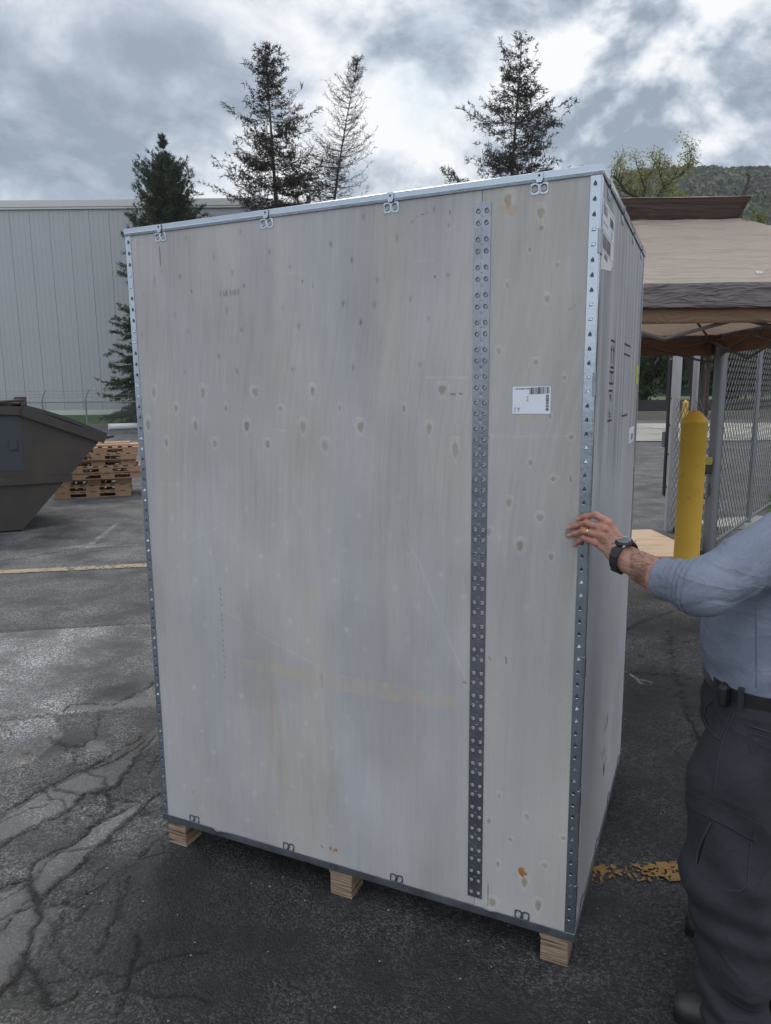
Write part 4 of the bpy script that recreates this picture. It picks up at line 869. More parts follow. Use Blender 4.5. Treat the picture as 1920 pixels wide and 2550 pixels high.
q = atY(1731, 1027, 6.2); bollard((q[0], 6.2, 0), 1.545, .108, 'tall yellow bollard with a domed top in front of the fence post')
q = atY(1707, 1003, 26.); bollard((q[0], 26., 0), 1.40, .11, 'distant yellow bollard seen through the gate wire, only its top showing')

# ------------------------------------------------------------------ plywood sheet lying by the crate
M_fply = mat('fresh_plywood', (.62, .45, .31), .7, var=.07, scale=2, stretch=(1, 5, 1), col2=(.52, .36, .24), c2s=2.5)
sh = empty('plywood_sheet', (2.2, 7.3, 0)); tag(sh, 'flat sheet of fresh tan plywood lying on the asphalt behind the crate', 'plywood sheet')
A = g(1676+6, 1385, .12); B = g(1676+14, 1350, .12); C_ = g(1621, 1318, .12); D_ = g(1480, 1322, .12); E_ = g(1440, 1388, .12)
mb = MB(); o0 = np.array([2.2, 7.3, 0]); top = [np.array(p)-o0 for p in (E_, A, B, C_, D_)]
mb.add([tuple(p) for p in top]+[tuple(p-np.array([0, 0, .018])) for p in top], [(0, 1, 2, 3, 4), (9, 8, 7, 6, 5)]+[(k, (k+1) % 5, 5+(k+1) % 5, 5+k) for k in range(5)])
mb.build('sheet', M_fply, sh)
for k in range(3):
    mb = MB(); y = -.02+k*.62; mb.box(-.6, .78-.0*k, y, y+.09, 0, .1, bev=.003); mb.build('batten', mat('rough_timber', (.30, .19, .11), .85, var=.15, scale=10) if k == 0 else bpy.data.materials['rough_timber'], sh)

# ------------------------------------------------------------------ dumpster
M_dump = mat('brown_steel', (.034, .028, .026), .60, .0, var=.22, scale=2.5, bump=.002, bscale=6, col2=(.050, .034, .024), c2s=1.2); M_dk = mat('blue_black_paint', (.028, .034, .045), .5, var=.2, scale=4); M_lid = mat('black_lid', (.03, .032, .036), .45, var=.15, scale=3)
DA = R(31); d_o = np.array(g(58, 1322)); d_u = np.array([math.cos(DA), math.sin(DA), 0]); d_n = np.array([-math.sin(DA), math.cos(DA), 0])
def dq(x, y): q = hit(x, y, d_o, d_n); return np.array([(q-d_o)@d_u, q[2]])
dm = empty('dumpster', tuple(d_o), DA); tag(dm, 'dark brown steel dumpster with a sloped top and black lid at the left', 'dumpster')
o2 = np.array([0., 0.]); Q = lambda x, y: tuple(dq(x, y)-o2)
tip = Q(260, 1084); topc = Q(54, 1012); br = Q(58, 1324); br = (br[0], .02); bl = (-1.1, .02); tl = (-1.9, topc[1]+.12); ledr = Q(176, 1180); ml = (-1.75, Q(-100, 1195)[1])
prof = [br, tip, topc, tl, (-1.9, .9), bl]
mb = MB(); DW = 1.85; mb.prism(prof, lambda p, t: (p[0], t, p[1]), 0, DW); mb.build('body', M_dump, dm)
mb = MB()      # top frame, waist channel
def beam2(a, b, w, y0, y1, m=0):
    a, b = np.array(a), np.array(b); t = (b-a)/np.linalg.norm(b-a); n = np.array([-t[1], t[0]])*w
    mb.prism([a, b, b+n, a+n], lambda p, tt: (p[0], tt, p[1]), y0, y1, m)
beam2(topc, (tip[0]+.02, tip[1]), -.115, -.055, .0); beam2(tl, topc, -.11, -.055, .0)
beam2(ml, (ledr[0]+.01, ledr[1]), -.10, -.045, .0); beam2((tip[0]+.0, tip[1]-.05), (tip[0]+.12, tip[1]-.035), .035, -.02, .05)
mb.build('frame', M_dump, dm)
mb = MB(); a = Q(-260, 1040); b = Q(52, 1035); c = Q(60, 1172); d = Q(-260, 1180); mb.prism([a, b, c, d], lambda p, t: (p[0], t, p[1]), -.004, -.0005)
mb.prism([Q(22, 1095), Q(40, 1095), Q(44, 1118), Q(24, 1120)], lambda p, t: (p[0], t, p[1]), -.03, -.005); mb.build('side_panel', M_dk, dm)
mb = MB(); mb.prism([Q(-300, 1020), Q(-290, 1020), Q(-290, 1180), Q(-300, 1180)], lambda p, t: (p[0], t, p[1]), -.05, .0); mb.build('rib', M_dump, dm)
mb = MB(); a, b = np.array(topc), np.array(tip); N_ = 16; V = []
for k in range(N_+1):
    t = k/N_; p = a*(1-t)+b*t+np.array([.0, .03+.03*math.sin(math.pi*min(1, t*1.05))]); p[0] += .03*t
    for y in (-.045, DW+.03): V += [(p[0], y, p[1]), (p[0]-.01, y, p[1]-.045)]
mb.add(V, [f for k in range(N_) for f in ((4*k, 4*k+4, 4*k+6, 4*k+2), (4*k+1, 4*k+5, 4*k+7, 4*k+3), (4*k, 4*k+4, 4*k+5, 4*k+1), (4*k+2, 4*k+6, 4*k+7, 4*k+3))]); mb.box(tl[0], topc[0]+.02, -.03, DW+.03, topc[1]+.02, topc[1]+.05, bev=.01); mb.build('lid', M_lid, dm)
mb = MB(); c = Q(54, 992); 
for y in (-.05, .4, 1.0): mb = MB(); mb.box(c[0]-.02, c[0]+.05, y, y+.05, c[1]-.10, c[1]+.02, bev=.006); mb.build('hinge', M_rust, dm)
mb = MB(); mb.tube([(c[0]-.5, -.04, c[1]-.06), (c[0]+.02, -.04, c[1]-.02)], .018, 8); mb.build('hinge_rod', M_rust, dm)

# ------------------------------------------------------------------ pallets
M_pal = mat('pallet_wood', (.36, .225, .135), .8, var=.13, scale=3, stretch=(.8, 6, 6), col2=(.42, .28, .18), c2s=1.2); M_pal2 = mat('pallet_end_grain', (.30, .19, .12), .85, var=.15, scale=12)
def make_pallet():
    e = empty('pallet'); Lx, Ly = 1.22, 1.02
    for y0 in (0, Ly/2-.02, Ly-.04):
        mb = MB(); z0, z1 = .016, .099
        if .1 < y0 < .9: mb.box(0, Lx, y0, y0+.038, z0, z1)
        else:
            for a, b in ((0, .25), (.50, .72), (.97, Lx)): mb.box(a, b, y0+.002, y0+.038, z0, .076)
            mb.box(0, Lx, y0+.002, y0+.038, .0762, z1); mb.box(0, Lx, y0+.001, y0+.040, 0, z0-.0002)
        mb.build('stringer', M_pal2, e)
    for k in range(8): mb = MB(); x = k*(Lx-.09)/7; mb.box(x, x+.09+.02*(k in (0, 7)), 0, Ly, .0995, .115, bev=.001); mb.build('deck_board', M_pal, e)
    for x in (0, .455, .565, .675, Lx-.1): mb = MB(); mb.box(x, x+.1, .042, Ly-.042, .0, .0155, bev=.001); mb.build('bottom_board', M_pal, e)
    return e
pal = make_pallet(); first = True
la = g(138, 1244); lb = g(329, 1235); ang = math.atan2(lb[1]-la[1], lb[0]-la[0])
wordsA = ['lowest', 'second lowest', 'third from the ground', 'fourth from the ground', 'fifth from the ground', 'third from the top', 'second from the top', 'topmost']
prr = random.Random(4)
for st, (bx_, n, nm) in enumerate(((la, 8, 'pallet stack beside the dumpster'), (la+np.array([.55, 2.2, 0]), 8, 'farther pallet stack behind the first one'))):
    for k in range(n):
        p = pal if first else copy_tree(pal); first = False
        sh_ = [0, 0, .0, .28, .26, .10, .12, .16][k] if st == 0 else .5+.08*prr.random()
        sh_ += .03*(prr.random()-.5)
        p.location = (bx_[0]+sh_*math.cos(ang), bx_[1]+.04*(prr.random()-.5), .003+k*.1165); p.rotation_euler.z = ang+R(1.5)*(prr.random()-.5)*2+R(2)
        p.scale = (1, 1, .915); p.location.z = .003+k*.1065
        tag(p, '%s pallet of the %s' % (wordsA[k], nm), 'pallet', 'brown wooden pallets in stacks by the dumpster')
bd = MB(); bd.box(0, .95, 0, .45, 0, .035, bev=.002); bd.box(-.15, .8, .2, .5, .035, .06, bev=.002); o = bd.build('timber_offcuts', M_pal); o.location = (la[0]+.35, la[1]+.3, .003+8*.1065+.002); o.rotation_euler.z = ang
tag(o, 'loose pale boards lying on top of the nearer pallet stack', 'boards')
a, b = g(271, 1071, 0), g(420, 1066, 0)
mb = MB(); mb.tube([a+(0, 0, .17), b+(0, 0, .17)], .165, 18); o = mb.build('white_pipe', mat('white_pipe_paint', (.62, .63, .64), .5, var=.05)); tag(o, 'long white pipe lying on the ground in front of the lawn', 'pipe')

# ------------------------------------------------------------------ barbed wire fence at far left
FY = 34.; M_fp = mat('grey_fence_pipe', (.17, .18, .19), .6, .3, var=.1)
def fx(x, y): q = atY(x, y, FY); return q[0], q[2]
bf = empty('barbed_wire_fence', (fx(213, 1000)[0], FY, 0)); tag(bf, 'grey barbed wire fence running in front of the warehouse', 'fence')
bx0 = fx(213, 1000)[0]; rz = fx(213, 1001)[1]; tz = fx(213, 971)[1]
xs = [fx(105, 1000)[0]-bx0-3.0*k for k in range(6, 0, -1)]+[fx(105, 1000)[0]-bx0, 0]+[3.0*k for k in range(1, 8)]
for x in xs: mb = MB(); mb.tube([(x, 0, 0), (x, 0, rz+.12)], .042, 8); mb.tube([(x, 0, rz+.1), (x+.08, -.0, rz+.35), (x+.22, 0, tz+.0)], .022, 6); mb.build('post', M_fp, bf)
mb = MB(); mb.tube([(xs[0], 0, rz), (xs[-1], 0, rz)], .028, 8); mb.build('rail', M_fp, bf)
for k in range(3):
    mb = MB(); t = .3+.33*k; z = rz+.1+(tz-rz-.1)*t; dx = .08+.14*t
    pts = [(x+dx+(u*(x2-x)), .0, z-.05*math.sin(math.pi*u)) for x, x2 in zip(xs[:-1], xs[1:]) for u in (0, .33, .66)]; mb.tube(pts, .007, 3); mb.build('barbed_wire', M_fp, bf)
chain((xs[0], 0, 0), (xs[-1], 0, 0), .05, rz, .14, .004, 'mesh', M_fp, bf)

# black barrier wall behind the apron
bw = empty('black_fence', (14, 45.2, .5)); tag(bw, 'low solid black fence standing on the far kerb', 'fence')
mb = MB(); z_ = atY(1620, 996, 45.2)[2]-.5
for k in range(24): mb.box(k*1.2-4, k*1.2-4+1.17, 0, .05, 0, z_)
mb.build('panel', mat('black_panel', (.018, .02, .023), .7, var=.1, scale=1), bw); mb = MB()
for k in range(25): mb.box(k*1.2-4.05, k*1.2-4, -.03, .08, 0, z_+.1)
mb.build('post', M_rust, bw)

# ------------------------------------------------------------------ pop up canopy
tx, ty, hw = 1.62, 5.85, 1.80; EZ, VZ0, VZ1, PZ = 2.285, 2.85, 2.975, 3.19; vh = .80
tent = empty('pop_up_canopy', (tx, ty, 0), R(-1.2)); tag(tent, 'pop up canopy tent with beige top and grey brown valance beyond the crate', 'canopy tent')
def fabric(name, base, trans, bump):
    m = mat(name, base, .8, var=.05, scale=3, trans=trans); t = m.node_tree; N = NT(t); b = [n for n in t.nodes if n.type == 'BSDF_PRINCIPLED'][0]
    vec = N.n('ShaderNodeTexCoord').outputs['Object']; mp = N.n('ShaderNodeMapping'); mp.inputs['Scale'].default_value = (.8, 3.0, 3.5); t.links.new(vec, mp.inputs[0])
    a = N.noise(mp.outputs[0], 1.6, 3, .5, 1.2); w = N.math('ABSOLUTE', N.math('SUBTRACT', a, .5)); a2 = N.noise(mp.outputs[0], 4.5, 2, .5, 1.5); w2 = N.math('ABSOLUTE', N.math('SUBTRACT', a2, .5))
    h = N.math('ADD', N.math('MULTIPLY', N.math('POWER', w, .6), -1.0), N.math('MULTIPLY', N.math('POWER', w2, .6), -.45)); bp = N.n('ShaderNodeBump'); bp.inputs['Distance'].default_value = bump; bp.inputs['Strength'].default_value = 1
    t.links.new(h, bp.inputs['Height']); t.links.new(bp.outputs[0], b.inputs['Normal']); return m
M_can = fabric('beige_canopy_cloth', (.62, .54, .475), .55, .034); M_val = fabric('grey_brown_valance', (.165, .14, .14), .12, .035); M_vbr = fabric('brown_vent_cloth', (.085, .058, .048), .2, .02); M_lin = fabric('tan_lining', (.30, .19, .12), .4, .02); M_leg = mat('tent_frame', (.12, .10, .09), .6, .0, var=.1)
def sheet_grid(P00, P10, P11, P01, nu, nv, sag=0, wr=.0, seed=0):
    U_, V_ = np.meshgrid(np.linspace(0, 1, nu), np.linspace(0, 1, nv), indexing='ij'); P = [np.array(p, float) for p in (P00, P10, P11, P01)]
    X = (1-U_)[..., None]*((1-V_)[..., None]*P[0]+V_[..., None]*P[3])+U_[..., None]*((1-V_)[..., None]*P[1]+V_[..., None]*P[2])
    X[..., 2] -= sag*4*U_*(1-U_)*4*V_*(1-V_)*.5+sag*.5*np.sin(np.pi*U_)*(1-V_)*0
    r1 = fbm(U_*5+seed, V_*14+U_*3+seed, 3, 31); r2 = fbm(U_*16+seed, V_*26+7, 3, 32)
    X[..., 2] += wr*(-np.abs(r1-.5)*2-np.abs(r2-.5)*.8); i = np.arange(nu*nv).reshape(nu, nv)
    return X.reshape(-1, 3), np.stack([i[:-1, :-1], i[1:, :-1], i[1:, 1:], i[:-1, 1:]], -1).reshape(-1, 4)
def multi(name, parts, m, parent=tent):
    V = []; F = []; n = 0
    for v_, f_ in parts: V.append(v_); F.append(f_+n); n += len(v_)
    o = np_mesh(name, np.concatenate(V), np.concatenate(F), m, parent, smooth=True); md = o.modifiers.new('t', 'SOLIDIFY'); md.thickness = .003; return o
cs = [(-hw, -hw), (hw, -hw), (hw, hw), (-hw, hw)]; vs = [(-vh, -vh), (vh, -vh), (vh, vh), (-vh, vh)]
multi('canopy_top', [sheet_grid((*cs[k], EZ), (*cs[(k+1) % 4], EZ), (*vs[(k+1) % 4], VZ0), (*vs[k], VZ0), 90, 60, .05, .012, k*3.3) for k in range(4)], M_can)
multi('valance', [sheet_grid((*(1.003*np.array(cs[k])), EZ-.125), (*(1.003*np.array(cs[(k+1) % 4])), EZ-.135), (*(1.003*np.array(cs[(k+1) % 4])), EZ+.004), (*(1.003*np.array(cs[k])), EZ+.004), 70, 10, .0, .006, k*2.1) for k in range(4)], M_val)
multi('inner_lining', [sheet_grid((*(.985*np.array(cs[k])), EZ-.215), (*(.985*np.array(cs[(k+1) % 4])), EZ-.205), (*(.985*np.array(cs[(k+1) % 4])), EZ-.05), (*(.985*np.array(cs[k])), EZ-.05), 70, 8, .02, .006, k*4.1) for k in range(4)], M_lin)
multi('vent_wall', [sheet_grid((*(.985*np.array(vs[k])), VZ0-.01), (*(.985*np.array(vs[(k+1) % 4])), VZ0-.01), (*(1.06*np.array(vs[(k+1) % 4])), VZ1), (*(1.06*np.array(vs[k])), VZ1), 30, 8, .03, .008, k*1.1) for k in range(4)], M_vbr)
multi('vent_cap', [sheet_grid((*(1.07*np.array(vs[k])), VZ1+.002), (*(1.07*np.array(vs[(k+1) % 4])), VZ1+.002), (.01, 0, PZ), (-.01, 0, PZ), 30, 20, .05, .008, k*1.7) for k in range(4)], M_can)
for c in cs:
    mb = MB(); x, y = .955*c[0], .955*c[1]; mb.box(x-.016, x+.016, y-.016, y+.016, 0, EZ-.03, bev=.003); mb.box(x-.045, x+.045, y-.045, y+.045, 0, .008); mb.box(x-.028, x+.028, y-.028, y+.028, 1.93, 2.03, bev=.004); mb.box(x-.03, x+.03, y-.03, y+.03, EZ-.09, EZ-.01, bev=.004); mb.build('leg', M_leg, tent)
for k in range(4):
    a, b = .955*np.array(cs[k]), .955*np.array(cs[(k+1) % 4]); mb = MB(); tt = (b-a); nn = np.array([-tt[1], tt[0]])/np.linalg.norm(tt)*.012
    for i in range(4):
        p, q = a+tt*i/4, a+tt*(i+1)/4; z0, z1 = (EZ-.07, EZ-.29)
        if i % 2: z0, z1 = z1, z0
        mb.tube([(p[0]+nn[0], p[1]+nn[1], z0), (q[0]+nn[0], q[1]+nn[1], z1)], .012, 6); mb.tube([(p[0]-nn[0], p[1]-nn[1], z1), (q[0]-nn[0], q[1]-nn[1], z0)], .012, 6)
    mb.build('truss', M_leg, tent)
    mb = MB(); mb.tube([(*(.955*np.array(cs[k])), EZ-.06), (*(.9*np.array(vs[k])), VZ0+.0), (0, 0, PZ-.05)], .012, 6); mb.build('roof_pole', M_leg, tent)
mb = MB(); 
for px_, yy in ((1742, 681), (1878, 677)):
    q = atY(px_, yy, 4.2); 
    for k in range(6):
        pass
M_grom = mat('white_grommet', (.7, .7, .7), .4, var=0); mb2 = MB()
for ux in (.30, .62):
    c = np.array([hw*ux, -hw+.14, EZ+.075]); P = [c+np.array([.014*math.cos(a), .014*.87*math.sin(a), .014*.49*math.sin(a)+.0]) for a in np.linspace(0, 6.283, 13)]; mb2.tube([tuple(p) for p in P], .003, 5); mb2.build('grommet', M_grom, tent); mb2 = MB()

# ------------------------------------------------------------------ trees
M_bark = mat('dark_bark', (.045, .034, .028), .9, var=.25, scale=5); M_needle = mat('needles', (.03, .045, .02), .8, attr=True, var=.15, scale=3, trans=.05); M_leaf = mat('leaves', (.1, .15, .03), .7, attr=True, var=.1, scale=2, trans=.35)
def needle_tris(P, D, n_per, ln, wd, rg, colr, cvar=.3, spread=.8, droop=0.):
    """tufts of needles round points P with branch direction D"""
    P = np.repeat(P, n_per, 0); D = np.repeat(D, n_per, 0); n = len(P)
    d = D+spread*rg.normal(size=(n, 3)); d[:, 2] -= droop; d /= np.linalg.norm(d, axis=1)[:, None]; a = np.cross(d, rg.normal(size=(n, 3))); a /= np.linalg.norm(a, axis=1)[:, None]
    P = P+rg.normal(size=(n, 3))*ln*.22; L = ln*(.55+.8*rg.random(n))[:, None]; w = wd*(.6+.8*rg.random(n))[:, None]
    V = np.stack([P-a*w, P+a*w, P+d*L+a*w*.15, P+d*L-a*w*.15], 1).reshape(-1, 3); C = np.array(colr)*.8*(1-cvar+2*cvar*rg.random((n, 1)))*(1+.2*(rg.random((n, 3))-.5)); return V, np.repeat(C, 4, 0)
def conifer(name, label, base, H, lean, prof, nwh, per, dens, seed, colr, droop, tuft, twig=0, bare_to=.0, tr=.16, up0=.25):
    rg = np.random.default_rng(seed); e = empty(name, base)
    ax = lambda t: np.array([lean[0](t), lean[1](t) if len(lean) > 1 else 0, t*H])
    mb = MB(); ts = np.linspace(0, 1, 14); mb.tube([ax(t) for t in ts], [max(.018, tr*(1-t)**.9) for t in ts], 7)
    Ps = []; Ds = []
    for i in range(nwh):
        t = bare_to+(1-bare_to)*((i+.5*rg.random())/nwh); R0 = prof(t)
        for k in range(per):
            if rg.random() > dens(t): continue
            an = rg.random()*6.283; L = R0*(.55+.6*rg.random()); p0 = ax(t); rise = up0*(t-.35); m_ = 7; pts = []
            for j in range(m_+1):
                s = j/m_; r_ = L*s; z = rise*L*s*1.6-droop*L*math.sin(min(s, .75)*math.pi*.62)*.55+(.28*L*max(0, s-.55)**1.5)
                pts.append(p0+np.array([math.cos(an)*r_, math.sin(an)*r_, z])+rg.normal(size=3)*.03*L*s)
            mb.tube(pts, [max(.008, .035*(1-t*.6)*(1-.85*j/m_)) for j in range(m_+1)], 3, cap=False)
            pts = np.array(pts); nt = max(3, int(L/tuft))
            for q in range(nt):
                s = .18+.82*(q+rg.random())/nt; f = s*m_; j = min(int(f), m_-1); p = pts[j]*(1-(f-j))+pts[j+1]*(f-j); d = pts[j+1]-pts[j]; d = d/np.linalg.norm(d)
                side = np.array([-d[1], d[0], 0])*(1 if rg.random() < .5 else -1); tl_ = L*.30*(1.1-s)*(.4+rg.random())+tuft*.5; dd = d*.7+side*.9+np.array([0, 0, -droop*.6*rg.random()+.05]); dd /= np.linalg.norm(dd); nn = max(1, int(tl_/(tuft*.8)))
                if twig and rg.random() < twig: mb.tube([p, p+dd*tl_], [.010, .004], 3, cap=False)
                for w in range(nn+1): Ps.append(p+dd*tl_*w/max(nn, 1)); Ds.append(dd)
    mb.build('trunk', M_bark, e); V, C = needle_tris(np.array(Ps), np.array(Ds), tuft_n[0], tuft_n[1], tuft_n[2], rg, colr, spread=tuft_n[3]); 
    np_mesh('crown', V, np.arange(len(V)).reshape(-1, 4), M_needle, e, vc=C); return tag(e, label, 'tree')
def top_of(x, y, D): q = atY(x, y, D); return q[0], q[2]
# small spruce standing before the warehouse
tuft_n = (11, .17, .020, .6); D0 = 41.5; x0, h0 = top_of(405, 331, D0)
conifer('spruce', 'small dark green spruce in front of the warehouse, left of the crate', (x0+.15, D0, .3), h0-.3, (lambda t: -.15*t,), lambda t: .10+.62*((1-t)*h0)**(.62+.06*(1-t))*(1-.88*sm(.82, .92, t))+.6*sm(.55,.1,t), 62, 14, lambda t: .95 if t < .9 else .2, 11, (.044, .068, .034), .35, .20, bare_to=.11, tr=.17, up0=1.5)
tuft_n = (6, .20, .022, .9); D1 = 40; x1, h1 = top_of(660, 112, D1); xb = top_of(700, 560, D1)[0]
conifer('spruce', 'tall ragged brown-green spruce behind the crate, left one of the tall pair', (xb, D1, .3), h1-.3, (lambda t: (x1-xb)*t**1.6,), lambda t: (.25+.66*((1-t)*h1)**.78)*(.85+.25*math.sin(t*41)), 56, 10, lambda t: .66+.25*math.sin(t*29), 21, (.040, .031, .019), .55, .25, twig=.4, bare_to=.22, tr=.24, up0=.8)
tuft_n = (3, .17, .011, 1.0); x2, h2 = top_of(893, 142, D1+1); xb2 = top_of(828, 600, D1+1)[0]
conifer('larch', 'thin see-through larch leaning right, beside the taller ragged spruce', (xb2, D1+1, .3), h2-.3, (lambda t: (x2-xb2)*max(0, t-.55)**1.3/(.45**1.3),), lambda t: (.15+.56*((1-t)*h2)**.76)*(.85+.2*math.sin(t*37)), 54, 8, lambda t: .8, 31, (.050, .038, .024), .45, .26, twig=.9, bare_to=.25, tr=.16, up0=1.1)
tuft_n = (6, .20, .022, .9); D3 = 39; x3, h3 = top_of(1300, 98, D3); xb3 = top_of(1268, 600, D3)[0]
conifer('spruce', 'tall ragged spruce standing alone behind the right half of the crate', (xb3, D3, .3), h3-.3, (lambda t: (x3-xb3)*max(0, t-.6)/.4,), lambda t: (.3+.78*((1-t)*h3)**.76)*(.85+.28*math.sin(t*33+1)), 54, 10, lambda t: .6+.3*math.sin(t*31), 43, (.040, .032, .019), .55, .25, twig=.4, bare_to=.25, tr=.22, up0=.8)

def leaf_cloud(rg, C, n, rad, sz, colr, cvar=.35):
    """n leaf quads round each centre"""
    P = np.repeat(C, n, 0); N_ = len(P); d = rg.normal(size=(N_, 3)); d /= np.linalg.norm(d, axis=1)[:, None]; P = P+d*rad*rg.random((N_, 1))**.45
    a = rg.normal(size=(N_, 3)); a /= np.linalg.norm(a, axis=1)[:, None]; b = np.cross(a, rg.normal(size=(N_, 3))); b /= np.linalg.norm(b, axis=1)[:, None]; s = sz*(.5+rg.random((N_, 1)))
    V = np.stack([P-a*s-b*s*.2, P+b*s*.7, P+a*s+b*s*.1, P-b*s*.6], 1).reshape(-1, 3); Cc = np.repeat(np.repeat(np.array(colr)*(1-cvar*.6+1.2*cvar*rg.random((len(C), 1))), n, 0)*(1-cvar*.5+cvar*rg.random((N_, 1))), 4, 0); return V, Cc
def grow(mb, p, d, L, r, lvl, rg, tips, up=.15, bend=.35, nb=3):
    pts = [p]; n = 4
    for k in range(n):
        d = d+bend*rg.normal(size=3)*.35+np.array([0, 0, up*.25]); d = d/np.linalg.norm(d); pts.append(pts[-1]+d*L/n)
    mb.tube(pts, list(np.linspace(r, r*.55, n+1)), 5 if lvl < 2 else 3, cap=False)
    if lvl >= 2: tips += pts[1:]
    if lvl >= 4 or L < .12: return
    for k in range(nb):
        j = 1+int(rg.random()*n); dd = d+rg.normal(size=3)*.75; dd /= np.linalg.norm(dd); grow(mb, pts[min(j, n)], dd, L*(.5+.25*rg.random()), r*.5, lvl+1, rg, tips, up, bend, nb)
def limb(mb, pts, r0, r1, rg, tips, L, nb=9, up=.2):
    mb.tube(pts, list(np.linspace(r0, r1, len(pts))), 6, cap=False)
    for k in range(nb):
        t = .25+.75*(k+rg.random())/nb; f = t*(len(pts)-1); j = min(int(f), len(pts)-2); p = np.array(pts[j])*(1-f+j)+np.array(pts[j+1])*(f-j); d = rg.normal(size=3); d[1] *= .5; d[2] = abs(d[2])*.8+.3; d /= np.linalg.norm(d); grow(mb, p, d, L*(.6+.6*rg.random()), r1*1.0, 2, rg, tips, up)
# the budding tree above the canopy
rg = np.random.default_rng(77); DT = 60.; SC = DT/21.
T = lambda x, y, dy=0: atY(x, y, DT+dy)
bt = T(1612, 560); base = np.array([bt[0], DT, 0]); e = empty('budding_tree', tuple(base)); tag(e, 'crooked tree with yellow-green spring leaves above the canopy', 'tree')
mb = MB(); tips = []; L_ = lambda *pp: [T(*p)-base for p in pp]
mb.tube([(0, 0, 0)]+L_((1612, 700), (1612, 560)), [.3, .25, .2], 8)
limb(mb, L_((1612, 560), (1600, 508), (1580, 488), (1556, 476, -1), (1542, 452, -2), (1528, 438, -3)), .20, .05, rg, tips, 1.0, 16)
limb(mb, L_((1612, 560), (1625, 505), (1645, 478), (1672, 452), (1700, 432), (1716, 412), (1722, 385)), .16, .04, rg, tips, .95, 16)
limb(mb, L_((1655, 470), (1648, 445), (1640, 420), (1644, 398)), .1, .035, rg, tips, .8, 8); limb(mb, L_((1600, 508), (1606, 470), (1596, 440), (1590, 420)), .14, .04, rg, tips, .9, 9)
limb(mb, L_((1618, 530), (1655, 512), (1690, 500)), .11, .035, rg, tips, .9, 8)
mb.build('trunk', M_bark, e); tips = np.array(tips)[rg.random(len(tips)) < .42]
V, C = leaf_cloud(rg, tips, 4, .55, .07, (.25, .25, .07)); np_mesh('crown', V, np.arange(len(V)).reshape(-1, 4), M_leaf, e, vc=C)
# dead snag
base = np.array([atY(1842, 560, 50.)[0], 50., 0]); e = empty('dead_tree', tuple(base)); tag(e, 'bare dead tree top poking up behind the canopy at right', 'tree'); mb = MB(); T2 = lambda x, y: atY(x, y, 50.)-base
mb.tube([(0, 0, 0), T2(1840, 560), T2(1845, 505), T2(1852, 480), T2(1862, 455), T2(1866, 438), T2(1857, 432)], [.25, .2, .17, .13, .10, .10, .04], 7); mb.tube([T2(1845, 505), T2(1838, 488), T2(1828, 478)], [.08, .06, .024], 5); mb.tube([T2(1852, 480), T2(1866, 466), T2(1872, 460)], [.06, .04, .02], 5); mb.tube([T2(1864, 450), T2(1871, 440)], [.06, .024], 5); mb.build('trunk', M_bark, e)
# two yellow saplings
for (x, y, w), lb in (((1688, 498, 16), 'small yellow-green sapling rising just behind the canopy vent'), ((1888, 545, 14), 'small bright sapling at the right edge behind the canopy')):
    b0 = atY(x, y, 48.); base = np.array([b0[0], 48., 0]); e = empty('sapling', tuple(base)); tag(e, lb, 'tree', 'bright saplings behind the canopy'); mb = MB(); mb.tube([(0, 0, 0), (.05, 0, b0[2]*.6), (0, 0, b0[2]+.1)], [.10, .08, .04], 6); mb.build('trunk', M_bark, e)
    cc = np.array([0, 0, b0[2]-.25])+rg.normal(size=(36, 3))*np.array([.26, .26, .36]); V, C = leaf_cloud(rg, cc, 16, .26, .08, (.15, .18, .05)); np_mesh('crown', V, np.arange(len(V)).reshape(-1, 4), M_leaf, e, vc=C)
# dark double trunk seen under the canopy
b0 = g(1738, 1075); base = np.array([atY(1738, 1000, 30.)[0], 30., 0]); e = empty('forked_tree', tuple(base)); tag(e, 'dark forked trunk behind the yellow bollard under the canopy', 'tree'); mb = MB(); T2 = lambda x, y: atY(x, y, 30.)-base
mb.tube([(0, 0, -.1), T2(1738, 1010), T2(1728, 930), T2(1712, 860), T2(1700, 790)], [.34, .28, .24, .22, .16], 9); mb.tube([T2(1738, 1010), T2(1752, 930), T2(1764, 860), T2(1775, 790)], [.2, .2, .2, .14], 9); mb.build('trunk', mat('wet_bark', (.022, .018, .016), .8, var=.2, scale=3), e)
cc = T2(1738, 800)+rg.normal(size=(60, 3))*np.array([1.2, 1.0, .5]); V, C = leaf_cloud(rg, cc, 30, .5, .10, (.05, .085, .02)); np_mesh('crown', V, np.arange(len(V)).reshape(-1, 4), M_leaf, e, vc=C)
